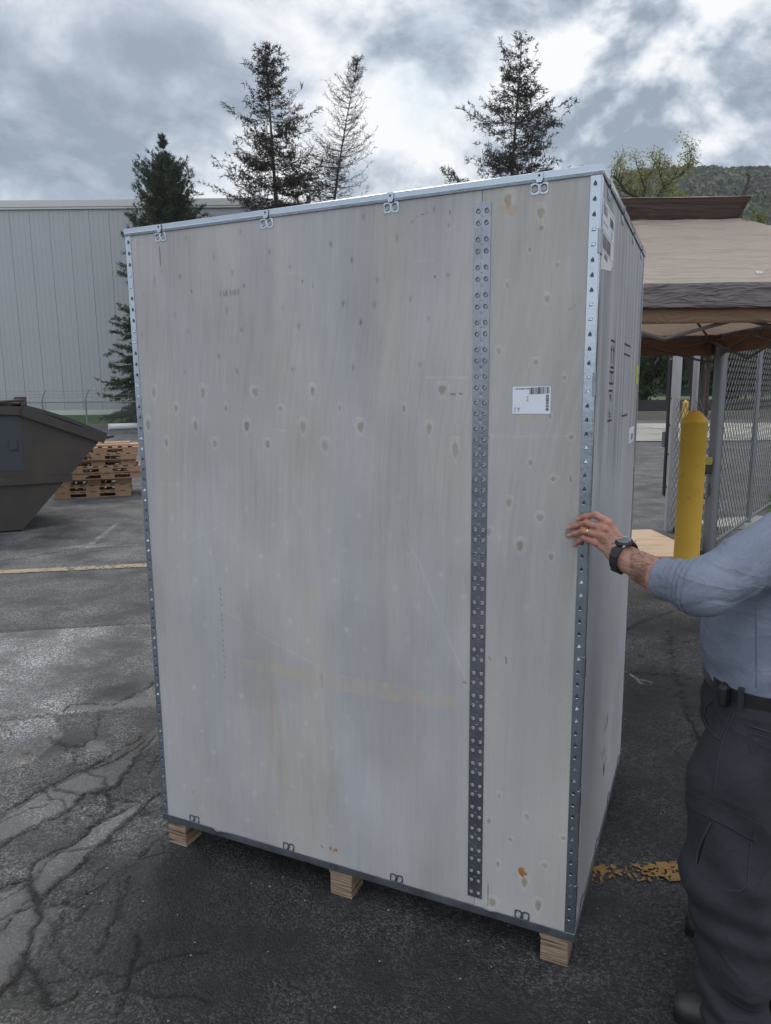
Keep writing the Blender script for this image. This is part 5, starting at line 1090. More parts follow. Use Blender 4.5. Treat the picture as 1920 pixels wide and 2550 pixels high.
# leafy trees across the road
for i, (x, D, h, w, c, lb) in enumerate(((14.6, 52, 7.5, 3.0, (.055, .105, .02), 'leafy tree seen under the canopy just right of the crate'), (19.5, 54, 8.2, 3.4, (.045, .085, .02), 'green tree beyond the black fence, between crate edge and gate post'), (24.6, 51, 7.4, 3.2, (.04, .075, .022), 'dark green tree behind the yellow bollard'), (30.0, 53, 8.0, 3.4, (.035, .06, .02), 'dark tree seen through the gate wire'), (36.0, 50, 7.6, 3.4, (.045, .08, .02), 'rightmost leafy tree behind the chain link'))):
    rg = np.random.default_rng(100+i); base = np.array([x, D, .45]); e = empty('leafy_tree', tuple(base)); tag(e, lb, 'tree', 'leafy trees across the road')
    mb = MB(); tips = []; mb.tube([(0, 0, 0), (.1, 0, 1.6)], [.22, .17], 8)
    for k in range(6): d = rg.normal(size=3); d[2] = abs(d[2])+.8; d /= np.linalg.norm(d); grow(mb, np.array([.1, 0, 1.2+.3*k*.5]), d, h*.34, .1, 1, rg, tips, .1, .3, 2)
    mb.build('trunk', M_bark, e); cc = rg.normal(size=(170, 3)); cc /= np.linalg.norm(cc, axis=1)[:, None]; cc = cc*np.array([w, w, h*.42])*(rg.random((170, 1))**.4)+np.array([0, 0, h*.52]); V, C = leaf_cloud(rg, cc, 75, .62, .12, c); np_mesh('crown', V, np.arange(len(V)).reshape(-1, 4), M_leaf, e, vc=C)

# ------------------------------------------------------------------ wooded hill
_c = [atY(px, py, 460.) for px, py in ((1250, 500), (1400, 450), (1519, 442), (1600, 424), (1720, 415), (1920, 411), (2300, 420))]; HR = [c[0]/460 for c in _c]; HZ_ = [c[2]-13 for c in _c]
def hillz(X, Y):
    ridge = np.interp(X/np.maximum(Y, 1), HR, HZ_); return 1.0+ridge*sm(150, 460, Y)*(1-.5*sm(520, 900, Y))+5*(fbm(X/70, Y/70, 3, 6)-.5)*sm(150, 300, Y)
HX, HY = np.meshgrid(np.linspace(20, 700, 90), np.linspace(140, 900, 90), indexing='ij'); HZ = hillz(HX, HY)-2.5; i = np.arange(8100).reshape(90, 90)
tag(np_mesh('hill', np.stack([HX, HY, HZ], -1).reshape(-1, 3), np.stack([i[:-1, :-1], i[1:, :-1], i[1:, 1:], i[:-1, 1:]], -1).reshape(-1, 4), mat('hill_soil', (.06, .065, .04), .95, var=.2, scale=.02), smooth=True), kind='structure')
rg = np.random.default_rng(55); n = 6500; X = 60+320*rg.random(n); Y = 170+360*rg.random(n); Z = hillz(X, Y); ok = (X/Y > .2) & (X/Y < .68); X, Y, Z = X[ok], Y[ok], Z[ok]; n = len(X)
kind = fbm(X/45, Y/45, 3, 9)+.35*(rg.random(n)-.5); pal_ = np.array([(.075, .070, .052), (.058, .080, .030), (.100, .118, .036), (.038, .058, .030), (.135, .130, .045)]); kk = np.digitize(kind, [.42, .52, .62, .72]); base_c = pal_[kk]*.74*(.75+.5*rg.random((n, 1)))
rad = 3.4+2.0*rg.random(n); m = 62
d = rg.normal(size=(n, m, 3)); d /= np.linalg.norm(d, axis=2)[..., None]; d[..., 2] = np.abs(d[..., 2])*1.1-.25
P = np.stack([X, Y, Z+2.0], 1)[:, None]+d*rad[:, None, None]*(.8+.25*rg.random((n, m, 1))); s = (rad*.21)[:, None, None]*(.6+.7*rg.random((n, m, 1)))
a = np.cross(d, rg.normal(size=(n, m, 3))); a /= np.linalg.norm(a, axis=2)[..., None]; b = np.cross(d+.7*rg.normal(size=d.shape), a); b /= np.linalg.norm(b, axis=2)[..., None]
V = np.stack([P-a*s, P-b*s, P+a*s, P+b*s], 2).reshape(-1, 3); C = np.repeat((base_c[:, None]*(.75+.5*rg.random((n, m, 1)))).reshape(-1, 3), 4, 0)
tag(np_mesh('hill_forest', V, np.arange(len(V)).reshape(-1, 4), mat('forest_leaves', (.1, .1, .1), .9, attr=True, var=0), vc=C), 'mixed spring forest covering the distant hillside at right', 'forest', kind='stuff')
# ------------------------------------------------------------------ the man steadying the crate
from mathutils.bvhtree import BVHTree
M_skin = mat('skin', (.4, .2, .14), .48, attr=True, var=.05, scale=60, bump=.0012, bscale=150, spec=.4)
M_hair = mat('grey_hair', (.16, .15, .14), .7, var=.2, scale=60); M_armhair = mat('arm_hair', (.10, .06, .035), .6, var=.1)
M_shirt = mat('heather_sweatshirt', (.175, .198, .255), .95, var=.10, scale=170, bump=.0009, bscale=260, col2=(.205, .225, .28), c2s=9, spec=.2, detail=3)
M_trous = mat('charcoal_work_trousers', (.027, .029, .035), .9, var=.10, scale=120, bump=.0006, bscale=400, col2=(.033, .035, .042), c2s=7, spec=.25, detail=3)
def creased(m, dist, sc, strch):
    t = m.node_tree; N = NT(t); b = [n for n in t.nodes if n.type == 'BSDF_PRINCIPLED'][0]; old = b.inputs['Normal'].links[0].from_node
    mp = N.n('ShaderNodeMapping'); mp.inputs['Scale'].default_value = strch; mp.inputs['Rotation'].default_value = (.3, .5, .2); t.links.new(N.n('ShaderNodeTexCoord').outputs['Object'], mp.inputs[0])
    h = None
    for k, w_ in ((1, 1.), (2.3, .38), (5.1, .07)):
        a = N.math('POWER', N.math('ABSOLUTE', N.math('SUBTRACT', N.noise(mp.outputs[0], sc*k, 2, .5, .9), .5)), .62); a = N.math('MULTIPLY', a, -w_); h = a if h is None else N.math('ADD', h, a)
    bp = N.n('ShaderNodeBump'); bp.inputs['Distance'].default_value = dist; bp.inputs['Strength'].default_value = 1; t.links.new(h, bp.inputs['Height']); t.links.new(bp.outputs[0], old.inputs['Normal'])
creased(M_shirt, .012, 4.2, (1.0, 1.0, 1.6)); creased(M_trous, .011, 4.0, (1.0, 1.0, 1.4))
M_seam = mat('trouser_stitching', (.034, .037, .047), .9, var=.05); M_belt = mat('black_leather', (.012, .012, .014), .4, var=.15, scale=30); M_boot = mat('worn_black_boot', (.03, .028, .027), .55, var=.3, scale=14, bump=.001)
man = np.array([.99, 1.80, 0.]); fa = R(12); Ff = np.array([-math.cos(fa), math.sin(fa), 0]); Lf = np.array([-Ff[1], Ff[0], 0])
def loc(pf, pl, z): return man+Ff*pf+Lf*pl+np.array([0, 0, z])
def fp_(x, y, off): return hit(x, y, CR, WW)-WW*off          # a point held off the crate's front plane
LEAN = lambda z: -.0*z-.19*sm(1.08, 1.50, z)
def lloc(pf, pl, z): return loc(pf-.19, pl, z)
def ellstack(X, Y, Z, prof, zlo, zhi, lean=0):
    px_, py_ = X-man[0], Y-man[1]; pf_ = px_*Ff[0]+py_*Ff[1]; pl_ = px_*Lf[0]+py_*Lf[1]; P = np.array(prof); I = lambda k: np.interp(Z, P[:, 0], P[:, k])
    pf_ = pf_-LEAN(Z) if lean else pf_
    a = np.where(pf_ > 0, I(1), I(2)); w = I(3); e = 2.3
    d = ((np.abs(pf_/a)**e+np.abs(pl_/w)**e)**(1/e)-1)*np.minimum(a, w)*.92
    return d, pf_, pl_
WR = atd(1543, 1378, 1.848); FA = [atd(1563, 1393, 1.835), atd(1605, 1417, 1.795), atd(1648, 1441, 1.75)]; EL = atd(1756, 1462, 1.655); SH = np.array([1.045, 1.625, 1.41])
fing = {'i': [fp_(1444, 1290, .0115), fp_(1461, 1283, .018), fp_(1487, 1278.5, .026), fp_(1519, 1295, .036)], 'm': [fp_(1420, 1312, .0088), fp_(1438, 1306, .015), fp_(1466, 1299, .026), fp_(1511, 1309, .040)],
        'r': [fp_(1421, 1331, .0085), fp_(1436, 1326, .014), fp_(1457, 1317.5, .024), fp_(1502, 1325, .040)], 'p': [fp_(1434, 1354, .0078), fp_(1444, 1346, .013), fp_(1457, 1336, .021), fp_(1488, 1343, .034)]}
frad = {'i': (.0066, .0080, .0094, .0118), 'm': (.0068, .0082, .0098, .0122), 'r': (.0065, .0078, .0093, .0118), 'p': (.0058, .0068, .0080, .0108)}
CARP = {'i': atd(1551, 1353, 1.845), 'm': atd(1544, 1362, 1.842), 'r': atd(1537, 1373, 1.842), 'p': atd(1531, 1385, 1.846)}
TH = [atd(1541, 1340, 1.868), atd(1524, 1326, 1.895), atd(1504, 1316, 1.915), atd(1489, 1311, 1.925)]
fdir = (EL-WR)/np.linalg.norm(EL-WR); camdir = -FW
def hand_sdf(X, Y, Z):
    d = None
    for k in 'imrp':
        P, r = fing[k], frad[k]
        f = cone(X, Y, Z, P[0], P[1], r[0], r[1]); f = smin(f, cone(X, Y, Z, P[1], P[2], r[1]*.97, r[2]*.95), .003); f = smin(f, cone(X, Y, Z, P[2], P[3], r[2]*.98, r[3]), .004)
        f = smin(f, cone(X, Y, Z, P[2]+camdir*.0015, P[2]+camdir*.002, r[2]*.95, r[2]*.9), .004)
        d = f if d is None else smin(d, f, .0018)
    h = None
    for k in 'imrp':
        c = cone(X, Y, Z, fing[k][3], CARP[k], frad[k][3], .0135); h = c if h is None else smin(h, c, .012)
    h = smin(h, cone(X, Y, Z, (fing['m'][3]+fing['r'][3])/2-camdir*.008, (CARP['m']+CARP['r'])/2-camdir*.006, .015, .019), .012)
    for k in 'imr':     # extensor tendons and knuckles
        h = smin(h, cone(X, Y, Z, fing[k][3]+camdir*.0085, CARP[k]*.7+fing[k][3]*.3+camdir*.011, .0042, .002), .005); h = smin(h, cone(X, Y, Z, fing[k][3]+camdir*.006, fing[k][3]+camdir*.007, .0078, .007), .005)
    t = cone(X, Y, Z, TH[0], TH[1], .016, .0125); t = smin(t, cone(X, Y, Z, TH[1], TH[2], .012, .0108), .005); t = smin(t, cone(X, Y, Z, TH[2], TH[3], .0108, .009), .004)
    h = smin(h, t, .010); d = smin(d, h, .0045)
    a = cone(X, Y, Z, WR, FA[0], .029, .033, (camdir, 1.12)); a = smin(a, cone(X, Y, Z, FA[0], FA[1], .0335, .0385, (camdir, 1.05)), .01); a = smin(a, cone(X, Y, Z, FA[1], FA[2], .0385, .043), .01); a = smin(a, cone(X, Y, Z, FA[2], EL, .043, .046), .01)
    a = smin(a, cone(X, Y, Z, WR, (CARP['m']+CARP['r'])/2, .027, .022), .012)
    a = a+.0006*np.sin(X*210+Z*90)*np.sin(Z*190+Y*60)
    return smin(d, a, .014)
allp = np.array([p for k in 'imrp' for p in fing[k]]+TH+[WR]+FA+[EL]); lo = allp.min(0)-.03; hi = allp.max(0)+.03
V, F = surfnet(hand_sdf, lo-.02, hi+.03, .0019)
# skin tone: ruddy knuckles, freckles, paler nails
base = np.tile([.365, .200, .150], (len(V), 1)); fr = fbm(V[:, 0]*150+V[:, 1]*90, V[:, 2]*150, 4, 3); fr2 = fbm(V[:, 0]*420+V[:, 1]*200, V[:, 2]*420, 2, 8); bl = fbm(V[:, 0]*40+V[:, 1]*30, V[:, 2]*40, 3, 4)
base = base*(.86+.30*bl[:, None])*(1-.30*sm(.60, .72, fr)[:, None])*(1-.22*sm(.66, .8, fr2)[:, None])
for k in 'imrp':
    for j, (rr, kk) in enumerate(((.013, .9), (.012, .7), (.013, .6), (.018, .45))):
        dd = np.linalg.norm(V-fing[k][j], axis=1); base = base*(1+sm(rr*1.5, rr*.6, dd)[:, None]*kk*np.array([.16, -.10, -.10]))
nfar = sm(.06, .12, np.linalg.norm(V-WR, axis=1)); base = base*(1-nfar[:, None]*.10*np.array([.6, 1, 1.2]))
handV, handF, handC = V, F, base
def body_sdf(X, Y, Z):
    d, _, _ = ellstack(X, Y, Z, [(.80, .09, .11, .14), (1.0, .10, .10, .15), (1.35, .09, .10, .16), (1.46, .05, .06, .08), (1.52, .05, .055, .055)], 0, 0, 1); d = np.maximum(d, np.maximum(.80-Z, Z-1.50))
    nk = lloc(.005, 0, 1.44); hd = lloc(.035, 0, 1.60); d = smin(d, cone(X, Y, Z, nk, lloc(.03, 0, 1.58), .066, .062), .03)
    # head: skull, face wedge, jaw, nose, ears
    s = cone(X, Y, Z, lloc(.0, 0, 1.695), lloc(.055, 0, 1.69), .083, .074); s = smin(s, cone(X, Y, Z, lloc(.055, 0, 1.665), lloc(.075, 0, 1.60), .062, .040), .03); s = smin(s, cone(X, Y, Z, lloc(.03, .03, 1.60), lloc(.08, 0, 1.585), .038, .028), .03); s = smin(s, cone(X, Y, Z, lloc(.03, -.03, 1.60), lloc(.08, 0, 1.585), .038, .028), .03)
    s = smin(s, cone(X, Y, Z, lloc(.122, 0, 1.675), lloc(.142, 0, 1.638), .009, .013), .010)
    for sg in (1, -1):
        s = smin(s, cone(X, Y, Z, lloc(.118, sg*.018, 1.690), lloc(.105, sg*.045, 1.688), .009, .007), .012); s = np.maximum(s, -(cone(X, Y, Z, lloc(.125, sg*.032, 1.672), lloc(.123, sg*.033, 1.672), .011, .011))+.0); s = smin(s, cone(X, Y, Z, lloc(.112, sg*.032, 1.672), lloc(.113, sg*.032, 1.671), .012, .012), .003)
        s = smin(s, cone(X, Y, Z, lloc(.018, sg*.082, 1.69), lloc(.024, sg*.080, 1.650), .014, .009, (Lf, 1.8)), .006)
    s = smin(s, cone(X, Y, Z, lloc(.118, .018, 1.612), lloc(.118, -.018, 1.612), .008, .008), .006); s = smin(s, cone(X, Y, Z, lloc(.115, 0, 1.572), lloc(.110, 0, 1.57), .014, .014), .02); d = smin(d, s, .02)
    for A, B, C_, r in ((SH, EL, None, .042), (loc(-.16, -.17, 1.40), loc(-.17, -.24, 1.13), loc(-.14, -.25, .90), .042)):
        d = smin(d, cone(X, Y, Z, A, B, .048, .042), .02)
        if C_ is not None:
            d = smin(d, cone(X, Y, Z, B, C_, .040, .027), .01); d = smin(d, cone(X, Y, Z, C_, C_+Ff*.03-np.array([0, 0, .08]), .026, .022, (Lf, 1.6)), .008)
            for q in range(4): o = C_+Ff*(.045-.02*q)-np.array([0, 0, .09]); d = smin(d, cone(X, Y, Z, o, o+Ff*.005-np.array([0, 0, .07-.008*abs(q-1.3)]), .009, .0075), .003)
            d = smin(d, cone(X, Y, Z, C_+Ff*.02-np.array([0, 0, .04]), C_+Ff*.05-np.array([0, 0, .09]), .011, .009), .006)
    for hp, kn_, an in LEGS: d = smin(d, cone(X, Y, Z, hp, kn_, .070, .050), .03); d = smin(d, cone(X, Y, Z, kn_, an, .048, .035), .02)
    return d
KN_L = atY(1811, 2179, 1.672); AN_L = atY(1832, 2530, 1.642); TH_L = atY(1824, 1935, 1.69); SHN = atY(1826, 2403, 1.652)
HP_L = loc(0, .095, .86); HP_R = loc(0, -.095, .86); KN_R = np.array([1.10, 1.93, .48]); AN_R = np.array([1.17, 1.965, .07]); LEGS = ((HP_L, KN_L, AN_L), (HP_R, KN_R, AN_R))
V2, F2 = surfnet(body_sdf, (.55, 1.50, .02), (1.48, 2.20, 1.82), .0075)
C2 = np.tile([.40, .235, .18], (len(V2), 1)); 
for sg in (1, -1):
    e_ = np.linalg.norm(V2-lloc(.124, sg*.032, 1.672), axis=1); C2[e_ < .009] = (.6, .58, .55); C2[e_ < .0045] = (.03, .03, .04)
e_ = np.linalg.norm((V2-lloc(.124, 0, 1.612))*np.array([1, .35, 1.5]), axis=1); C2[e_ < .012] = (.36, .15, .13)
def merge(parts):
    V = []; F = []; C = []; n = 0
    for v_, f_, c_ in parts: V.append(v_); F.append(f_+n); C.append(c_); n += len(v_)
    return np.concatenate(V), np.concatenate(F), np.concatenate(C)
V, F, C = merge([(handV, handF, handC), (V2, F2, C2)])
person = np_mesh('person', V, F, M_skin, smooth=True, vc=C); tag(person, 'person in grey-blue sweatshirt and charcoal trousers gripping the crate corner', 'person')
# hair cap
def hair_sdf(X, Y, Z):
    s = cone(X, Y, Z, lloc(-.004, 0, 1.70), lloc(.045, 0, 1.705), .088, .079)+.002*np.sin(X*300)*np.sin(Y*280+Z*200); s = np.maximum(s, (1.675-Z)+((X-man[0])*Ff[0]+(Y-man[1])*Ff[1]+.19)*.55-.035); return s
V, F = surfnet(hair_sdf, lloc(0, 0, 1.7)-.14, lloc(0, 0, 1.7)+.15, .005); np_mesh('hair', V, F, M_hair, person, smooth=True)

# sweatshirt
CU = atd(1646, 1440, 1.752); sl_t = (EL-CU)/np.linalg.norm(EL-CU); SL_L = np.linalg.norm(EL-CU); ut = (SH-EL)/np.linalg.norm(SH-EL)
side_n = np.cross(sl_t, camdir); side_n /= np.linalg.norm(side_n)
def shirt_sdf(X, Y, Z):
    d, pf_, pl_ = ellstack(X, Y, Z, [(.90, .112, .135, .172), (.96, .130, .14, .178), (1.02, .142, .14, .183), (1.12, .138, .14, .185), (1.25, .132, .14, .188), (1.36, .125, .125, .195), (1.43, .08, .095, .155), (1.475, .05, .07, .085), (1.51, .045, .06, .065)], 0, 0, 1)
    d = np.maximum(d, Z-1.487)
    d = d+.0055*(np.abs(np.sin(pl_*19+pf_*24+2.2*np.sin(Z*7)+1.5*Z))**.8-.5)*1.3*sm(1.38, 1.10, Z)+.003*np.sin(Z*60+pf_*35+2*np.sin(pl_*20))*sm(1.12, .97, Z)
    d = np.maximum(d, .940-.002*np.sin(pl_*50+pf_*40)-Z)
    # left arm
    s = cone(X, Y, Z, SH+np.array([.0, .02, -.005]), EL-ut*.01, .082, .064); q = (X-EL[0])*sl_t[0]+(Y-EL[1])*sl_t[1]+(Z-EL[2])*sl_t[2]; tt = 1+q/SL_L                      # 0 cuff .. 1 elbow
    fo = cone(X, Y, Z, CU+sl_t*.062, EL+sl_t*.0, .056, .064); rx = X-CU[0]; ry = Y-CU[1]; rz_ = Z-CU[2]; an = np.arctan2(rx*side_n[0]+ry*side_n[1]+rz_*side_n[2], rx*camdir[0]+ry*camdir[1]+rz_*camdir[2])
    ph = tt*44+.9*np.sin(tt*17+an)+1.2*np.sin(an*1.0+.7)+.9*np.sin(an*2.3+tt*6)+1.1*np.sin(X*31+Z*17); fold = ((1-np.abs(np.sin(ph*.5)))**2.0*.016-.004)*sm(.20, .32, tt)*sm(1.15, .55, tt)*(.62+.38*np.sin(an*2+1+tt*7))
    ca = cone(X, Y, Z, CU-sl_t*.01, CU+sl_t*.055, .0515, .0525)+.0007*np.cos(an*70)*(tt < .35)
    s = smin(s, fo, .020)
    u2 = (X-EL[0])*ut[0]+(Y-EL[1])*ut[1]+(Z-EL[2])*ut[2]
    s = s+fold*sm(.10, .02, u2)
    s = s+((1-np.abs(np.sin(u2*30+1.4*np.sin(an*1.0+1)+X*16-Z*22+1.3*np.sin(X*41+Z*17))))**2*.0075-.002)*sm(-.02, .05, u2)*sm(.34, .16, u2)*(.5+.5*np.sin(an*2+X*30))
    s = s+((1-np.abs(np.sin(X*20-Z*30+1.5*np.sin(Z*18)+np.sin(X*37))))**2*.004-.001)*sm(.15, .03, np.abs(u2-.03))
    s = smin(s, ca, .004)
    cut = -( (X-CU[0])*sl_t[0]+(Y-CU[1])*sl_t[1]+(Z-CU[2])*sl_t[2] ); s = np.maximum(s, cut); s = s+0
    d = smin(d, s, .010)
    A, B, E_ = loc(-.17, -.17, 1.39), loc(-.17, -.245, 1.13), loc(-.14, -.255, .93); r_ = cone(X, Y, Z, A, B, .085, .066); r_ = smin(r_, cone(X, Y, Z, B, E_, .064, .046), .02)+.004*np.sin(Z*70+X*40)
    d = smin(d, r_, .02); hd = 0
    nk = cone(X, Y, Z, lloc(.005, 0, 1.44), lloc(.03, 0, 1.60), .066, .066); return np.maximum(d, -nk-.0)
V, F = surfnet(shirt_sdf, (.60, 1.46, .90), (1.50, 2.24, 1.53), .0036)
shirt = np_mesh('sweatshirt', V, F, M_shirt, person, smooth=True)

# trousers
TP = [(.60, .12, .14, .18), (.80, .128, .165, .186), (.86, .126, .160, .186), (.93, .120, .138, .178), (.97, .120, .14, .176)]
def trous_sdf(X, Y, Z):
    d, pf_, pl_ = ellstack(X, Y, Z, TP, 0, 0); d = np.maximum(d, np.maximum(.80-Z, Z-.962))
    pts = ((HP_L, .102), (TH_L, .104), (KN_L, .107), (SHN, .088), (AN_L, .080)); l = None
    for (a, ra), (b, rb_) in zip(pts[:-1], pts[1:]): c = cone(X, Y, Z, a, b, ra, rb_); l = c if l is None else smin(l, c, .02)
    l = l+.0045*np.sin(Z*52+X*30+2.2*np.sin(Z*13+Y*9))*sm(.75, .5, Z)*sm(.02, .1, Z)+.008*np.sin(Z*70+X*45+2.0*np.sin(X*31))*sm(.24, .08, Z)+.004*np.sin(X*48+Z*26)
    r_ = cone(X, Y, Z, HP_R, KN_R, .105, .10); r_ = smin(r_, cone(X, Y, Z, KN_R, AN_R, .095, .08), .02)+.006*np.sin(Z*50+X*30+2*np.sin(Z*13))
    d = smin(d, l, .03); d = smin(d, r_, .02); return np.maximum(d, .055-Z)
V, F = surfnet(trous_sdf, (.70, 1.46, .03), (1.36, 2.15, .98), .0058)
tro = np_mesh('trousers', V, F, M_trous, person, smooth=True)
bvh = BVHTree.FromPolygons([tuple(v) for v in V], [tuple(f) for f in F]); bvs = BVHTree.FromPolygons([tuple(v) for v in np.array([v.co for v in shirt.data.vertices])], [tuple(p.vertices) for p in shirt.data.polygons])
def on(b, x, y, off=.0):
    d = Vector(ray(x, y)).normalized(); h = b.ray_cast(Vector(OC), d)
    if h[0] is None: return None
    n = h[1] if h[1].dot(d) < 0 else -h[1]; return np.array(h[0]+n*off)
def z6s(a, b): return 1380+a*.407, 1650+b*.407
def seam(pts, b=bvh, r=.0016, n=24, off=.001, parent=tro, name='seam', m=M_seam):
    P = np.array(pts, float); out = []
    for k in range(n+1):
        t = k/n*(len(P)-1); j = min(int(t), len(P)-2); q = P[j]*(1-t+j)+P[j+1]*(t-j); h = on(b, *z6s(*q), off)
        if h is not None: out.append(h)
    if len(out) > 2: MB().tube(out, r*.75, 5).build(name, m, parent, smooth=True)
def flap(c4, nu, nv, th, name, m, parent, b=bvh):
    c4 = [np.array(c, float) for c in c4]; V = []; ok = True
    for i in range(nu+1):
        for j in range(nv+1):
            u_, v_ = i/nu, j/nv; q = (1-u_)*((1-v_)*c4[0]+v_*c4[3])+u_*((1-v_)*c4[1]+v_*c4[2]); h = on(b, *z6s(*q), th); h0 = on(b, *z6s(*q), -.002)
            if h is None: return
            V.append((h, h0))
    T_ = [v[0] for v in V]; n = nv+1; F = [(i*n+j, (i+1)*n+j, (i+1)*n+j+1, i*n+j+1) for i in range(nu) for j in range(nv)]
    ring = [i*n for i in range(nu+1)]+[nu*n+j for j in range(1, nv+1)]+[i*n+nv for i in range(nu-1, -1, -1)]+[j for j in range(nv-1, 0, -1)]; b0 = len(T_); T_ += [V[i][1] for i in ring]; L_ = len(ring)
    F += [(ring[k], ring[(k+1) % L_], b0+(k+1) % L_, b0+k) for k in range(L_)]; mb = MB(); mb.add(T_, F); return mb.build(name, m, parent, smooth=False)
flap([(835, 775), (1262, 985), (1240, 1095), (838, 885)], 26, 8, .0045, 'pocket_flap', M_trous, tro)
seam([(848, 890), (1040, 985), (1238, 1092)], r=.0012, off=.005); seam([(1226, 985), (1215, 1080)], r=.001, off=.006)
seam([(1205, 1095), (1190, 1250), (1185, 1350), (1140, 1395), (1040, 1395)], r=.0022); seam([(1110, 300), (1050, 430), (1010, 560), (985, 760), (975, 840)], r=.002)
flap([(950, 980), (958, 985), (905, 1100), (880, 1230)], 2, 14, .0015, 'pocket_gusset', M_belt, tro); seam([(960, 975), (915, 1070), (885, 1150), (872, 1232)], r=.0035, off=.002)
seam([(975, 225), (935, 270), (920, 330), (945, 400), (1010, 472)], r=.003, off=.002, name='front_pocket'); seam([(1010, 472), (1050, 390), (1085, 290)], r=.002)
seam([(1205, 390), (1260, 405), (1322, 425)], r=.003, off=.002, name='back_pocket'); seam([(1200, 430), (1260, 447), (1322, 465)], r=.002); seam([(1205, 385), (1198, 470), (1215, 560)], r=.002)
# belt, loop, pouch
def ring_band(z0, z1, off, name, m, parent, th=.004):
    P = np.array(TP); V = []; n = 96
    for k in range(n):
        a = 2*math.pi*k/n
        for z, o in ((z0, 0), (z0, th), (z1, th), (z1, 0)):
            zc = (z0+z1)/2; af, ab, w = [np.interp(zc, P[:, 0], P[:, i]) for i in (1, 2, 3)]; af = (af if math.cos(a) > 0 else ab)+off+o; ww = w+off+o; e = 2/2.3; c, s_ = math.cos(a), math.sin(a)
            V.append(loc(af*abs(c)**e*np.sign(c), ww*abs(s_)**e*np.sign(s_), z))
    mb = MB(); mb.add(V, [(4*k+j, 4*k+(j+1) % 4, 4*((k+1) % n)+(j+1) % 4, 4*((k+1) % n)+j) for k in range(n) for j in range(4)]); return mb.build(name, m, parent, smooth=False)
ring_band(.928, .962, .0045, 'belt', M_belt, person)
def beltpt(a, z, off):
    P = np.array(TP); af, ab, w = [np.interp(z, P[:, 0], P[:, i]) for i in (1, 2, 3)]; c, s_ = math.cos(a), math.sin(a); e = 2/2.3; af = (af if c > 0 else ab)+off; return loc(af*abs(c)**e*np.sign(c), (w+off)*abs(s_)**e*np.sign(s_), z)
for a in (1.85, 2.7, .95, -1.2, -2.2, 3.9):
    mb = MB(); P = [beltpt(a+da, z, o) for da in (-.05, .05) for z, o in ((.905, .004), (.915, .009), (.972, .0145), (.976, .005))]; mb.add(P, [(0, 1, 5, 4), (1, 2, 6, 5), (2, 3, 7, 6)]); o = mb.build('belt_loop', M_trous, tro); md = o.modifiers.new('s', 'SOLIDIFY'); md.thickness = .003
c = beltpt(.62, .945, .012); mb = MB(); mb.box(-.02, .02, -.014, .014, -.035, .022, bev=.008, rot=[[Ff[0]*.4+Lf[0], Ff[0], 0], [Lf[1], Ff[1], 0], [0, 0, 1]], org=tuple(c)); mb.build('belt_clip', M_belt, person)
seam([(1235, -330), (1236, -100), (1236, 150)], b=bvs, parent=shirt, r=.0013, off=.0005, m=mat('shirt_seam', (.10, .13, .20), .9, var=0))

# boots
def boot(an, tip_, name):
    d = (tip_-an); d[2] = 0; d /= np.linalg.norm(d); heel = np.array([an[0], an[1], 0])-d*.045; L_ = .30
    up_ = np.array([0, 0, 1.]); sd_ = np.cross(up_, d)
    def f(X, Y, Z):
        b = cone(X, Y, Z, heel+up_*.048, heel+d*.16+up_*.046, .038, .044); b = smin(b, cone(X, Y, Z, heel+d*.16+up_*.046, heel+d*.245+up_*.040, .044, .036, (up_, 1.05)), .02); b = smin(b, cone(X, Y, Z, heel+d*.03+up_*.07, heel+d*.045+up_*.16, .040, .045), .02); return np.maximum(b, .018-Z)
    V, F = surfnet(f, heel-.10-d*0+np.minimum(d, 0)*.30, heel+.12+np.maximum(d, 0)*.30, .0055); o = np_mesh('boot', V, F, M_boot, person, smooth=True)
    ol = [heel+d*(.115+.165*math.cos(a))*1.0+sd_*(.043+.006*math.cos(a))*math.sin(a) for a in np.linspace(0, 2*math.pi, 33)[:-1]]
    mb = MB(); n = 32; mb.add([(p[0], p[1], .0) for p in ol]+[(p[0], p[1], .024) for p in ol], [tuple(range(n)), tuple(range(n, 2*n))]+[(k, (k+1) % n, n+(k+1) % n, n+k) for k in range(n)]); mb.build('sole', M_belt, o)
boot(AN_L+np.array([.085, -.01, 0]), np.array([.86, 1.68, .06]), 'l'); boot(AN_R, AN_R+Ff, 'r')

# wrist watch
wa = fdir; wc = atd(1553, 1386, 1.842); n0 = UP*.86+camdir*.50-RT*.05; n0 = n0-wa*(n0@wa); n0 /= np.linalg.norm(n0); m0 = np.cross(wa, n0)
watch = empty('watch', (0, 0, 0)); watch.parent = person
mb = MB(); n = 48; V = []
for k in range(n):
    a = 2*math.pi*k/n; rr = .0375+.0022*abs(math.sin(a)); wd = .0105+.004*max(0, math.cos(a))
    for w_, o in ((-wd, 0), (-wd*.96, .0042), (wd*.96, .0042), (wd, 0)): V.append(wc+wa*w_+(n0*math.cos(a)+m0*math.sin(a))*(rr+o+(.0008 if k % 3 == 0 and o else 0)))
mb.add(V, [(4*k+j, 4*k+(j+1) % 4, 4*((k+1) % n)+(j+1) % 4, 4*((k+1) % n)+j) for k in range(n) for j in range(4)])
for a in (2.3, 2.6): c = wc+(n0*math.cos(a)+m0*math.sin(a))*.043; mb.box(-.014, .014, -.004, .004, -.003, .003, rot=np.stack([wa, -n0*math.sin(a)+m0*math.cos(a), n0*math.cos(a)+m0*math.sin(a)], 1), org=tuple(c), bev=.0015)
mb.build('strap', mat('black_resin', (.015, .015, .018), .5, var=.1), watch)
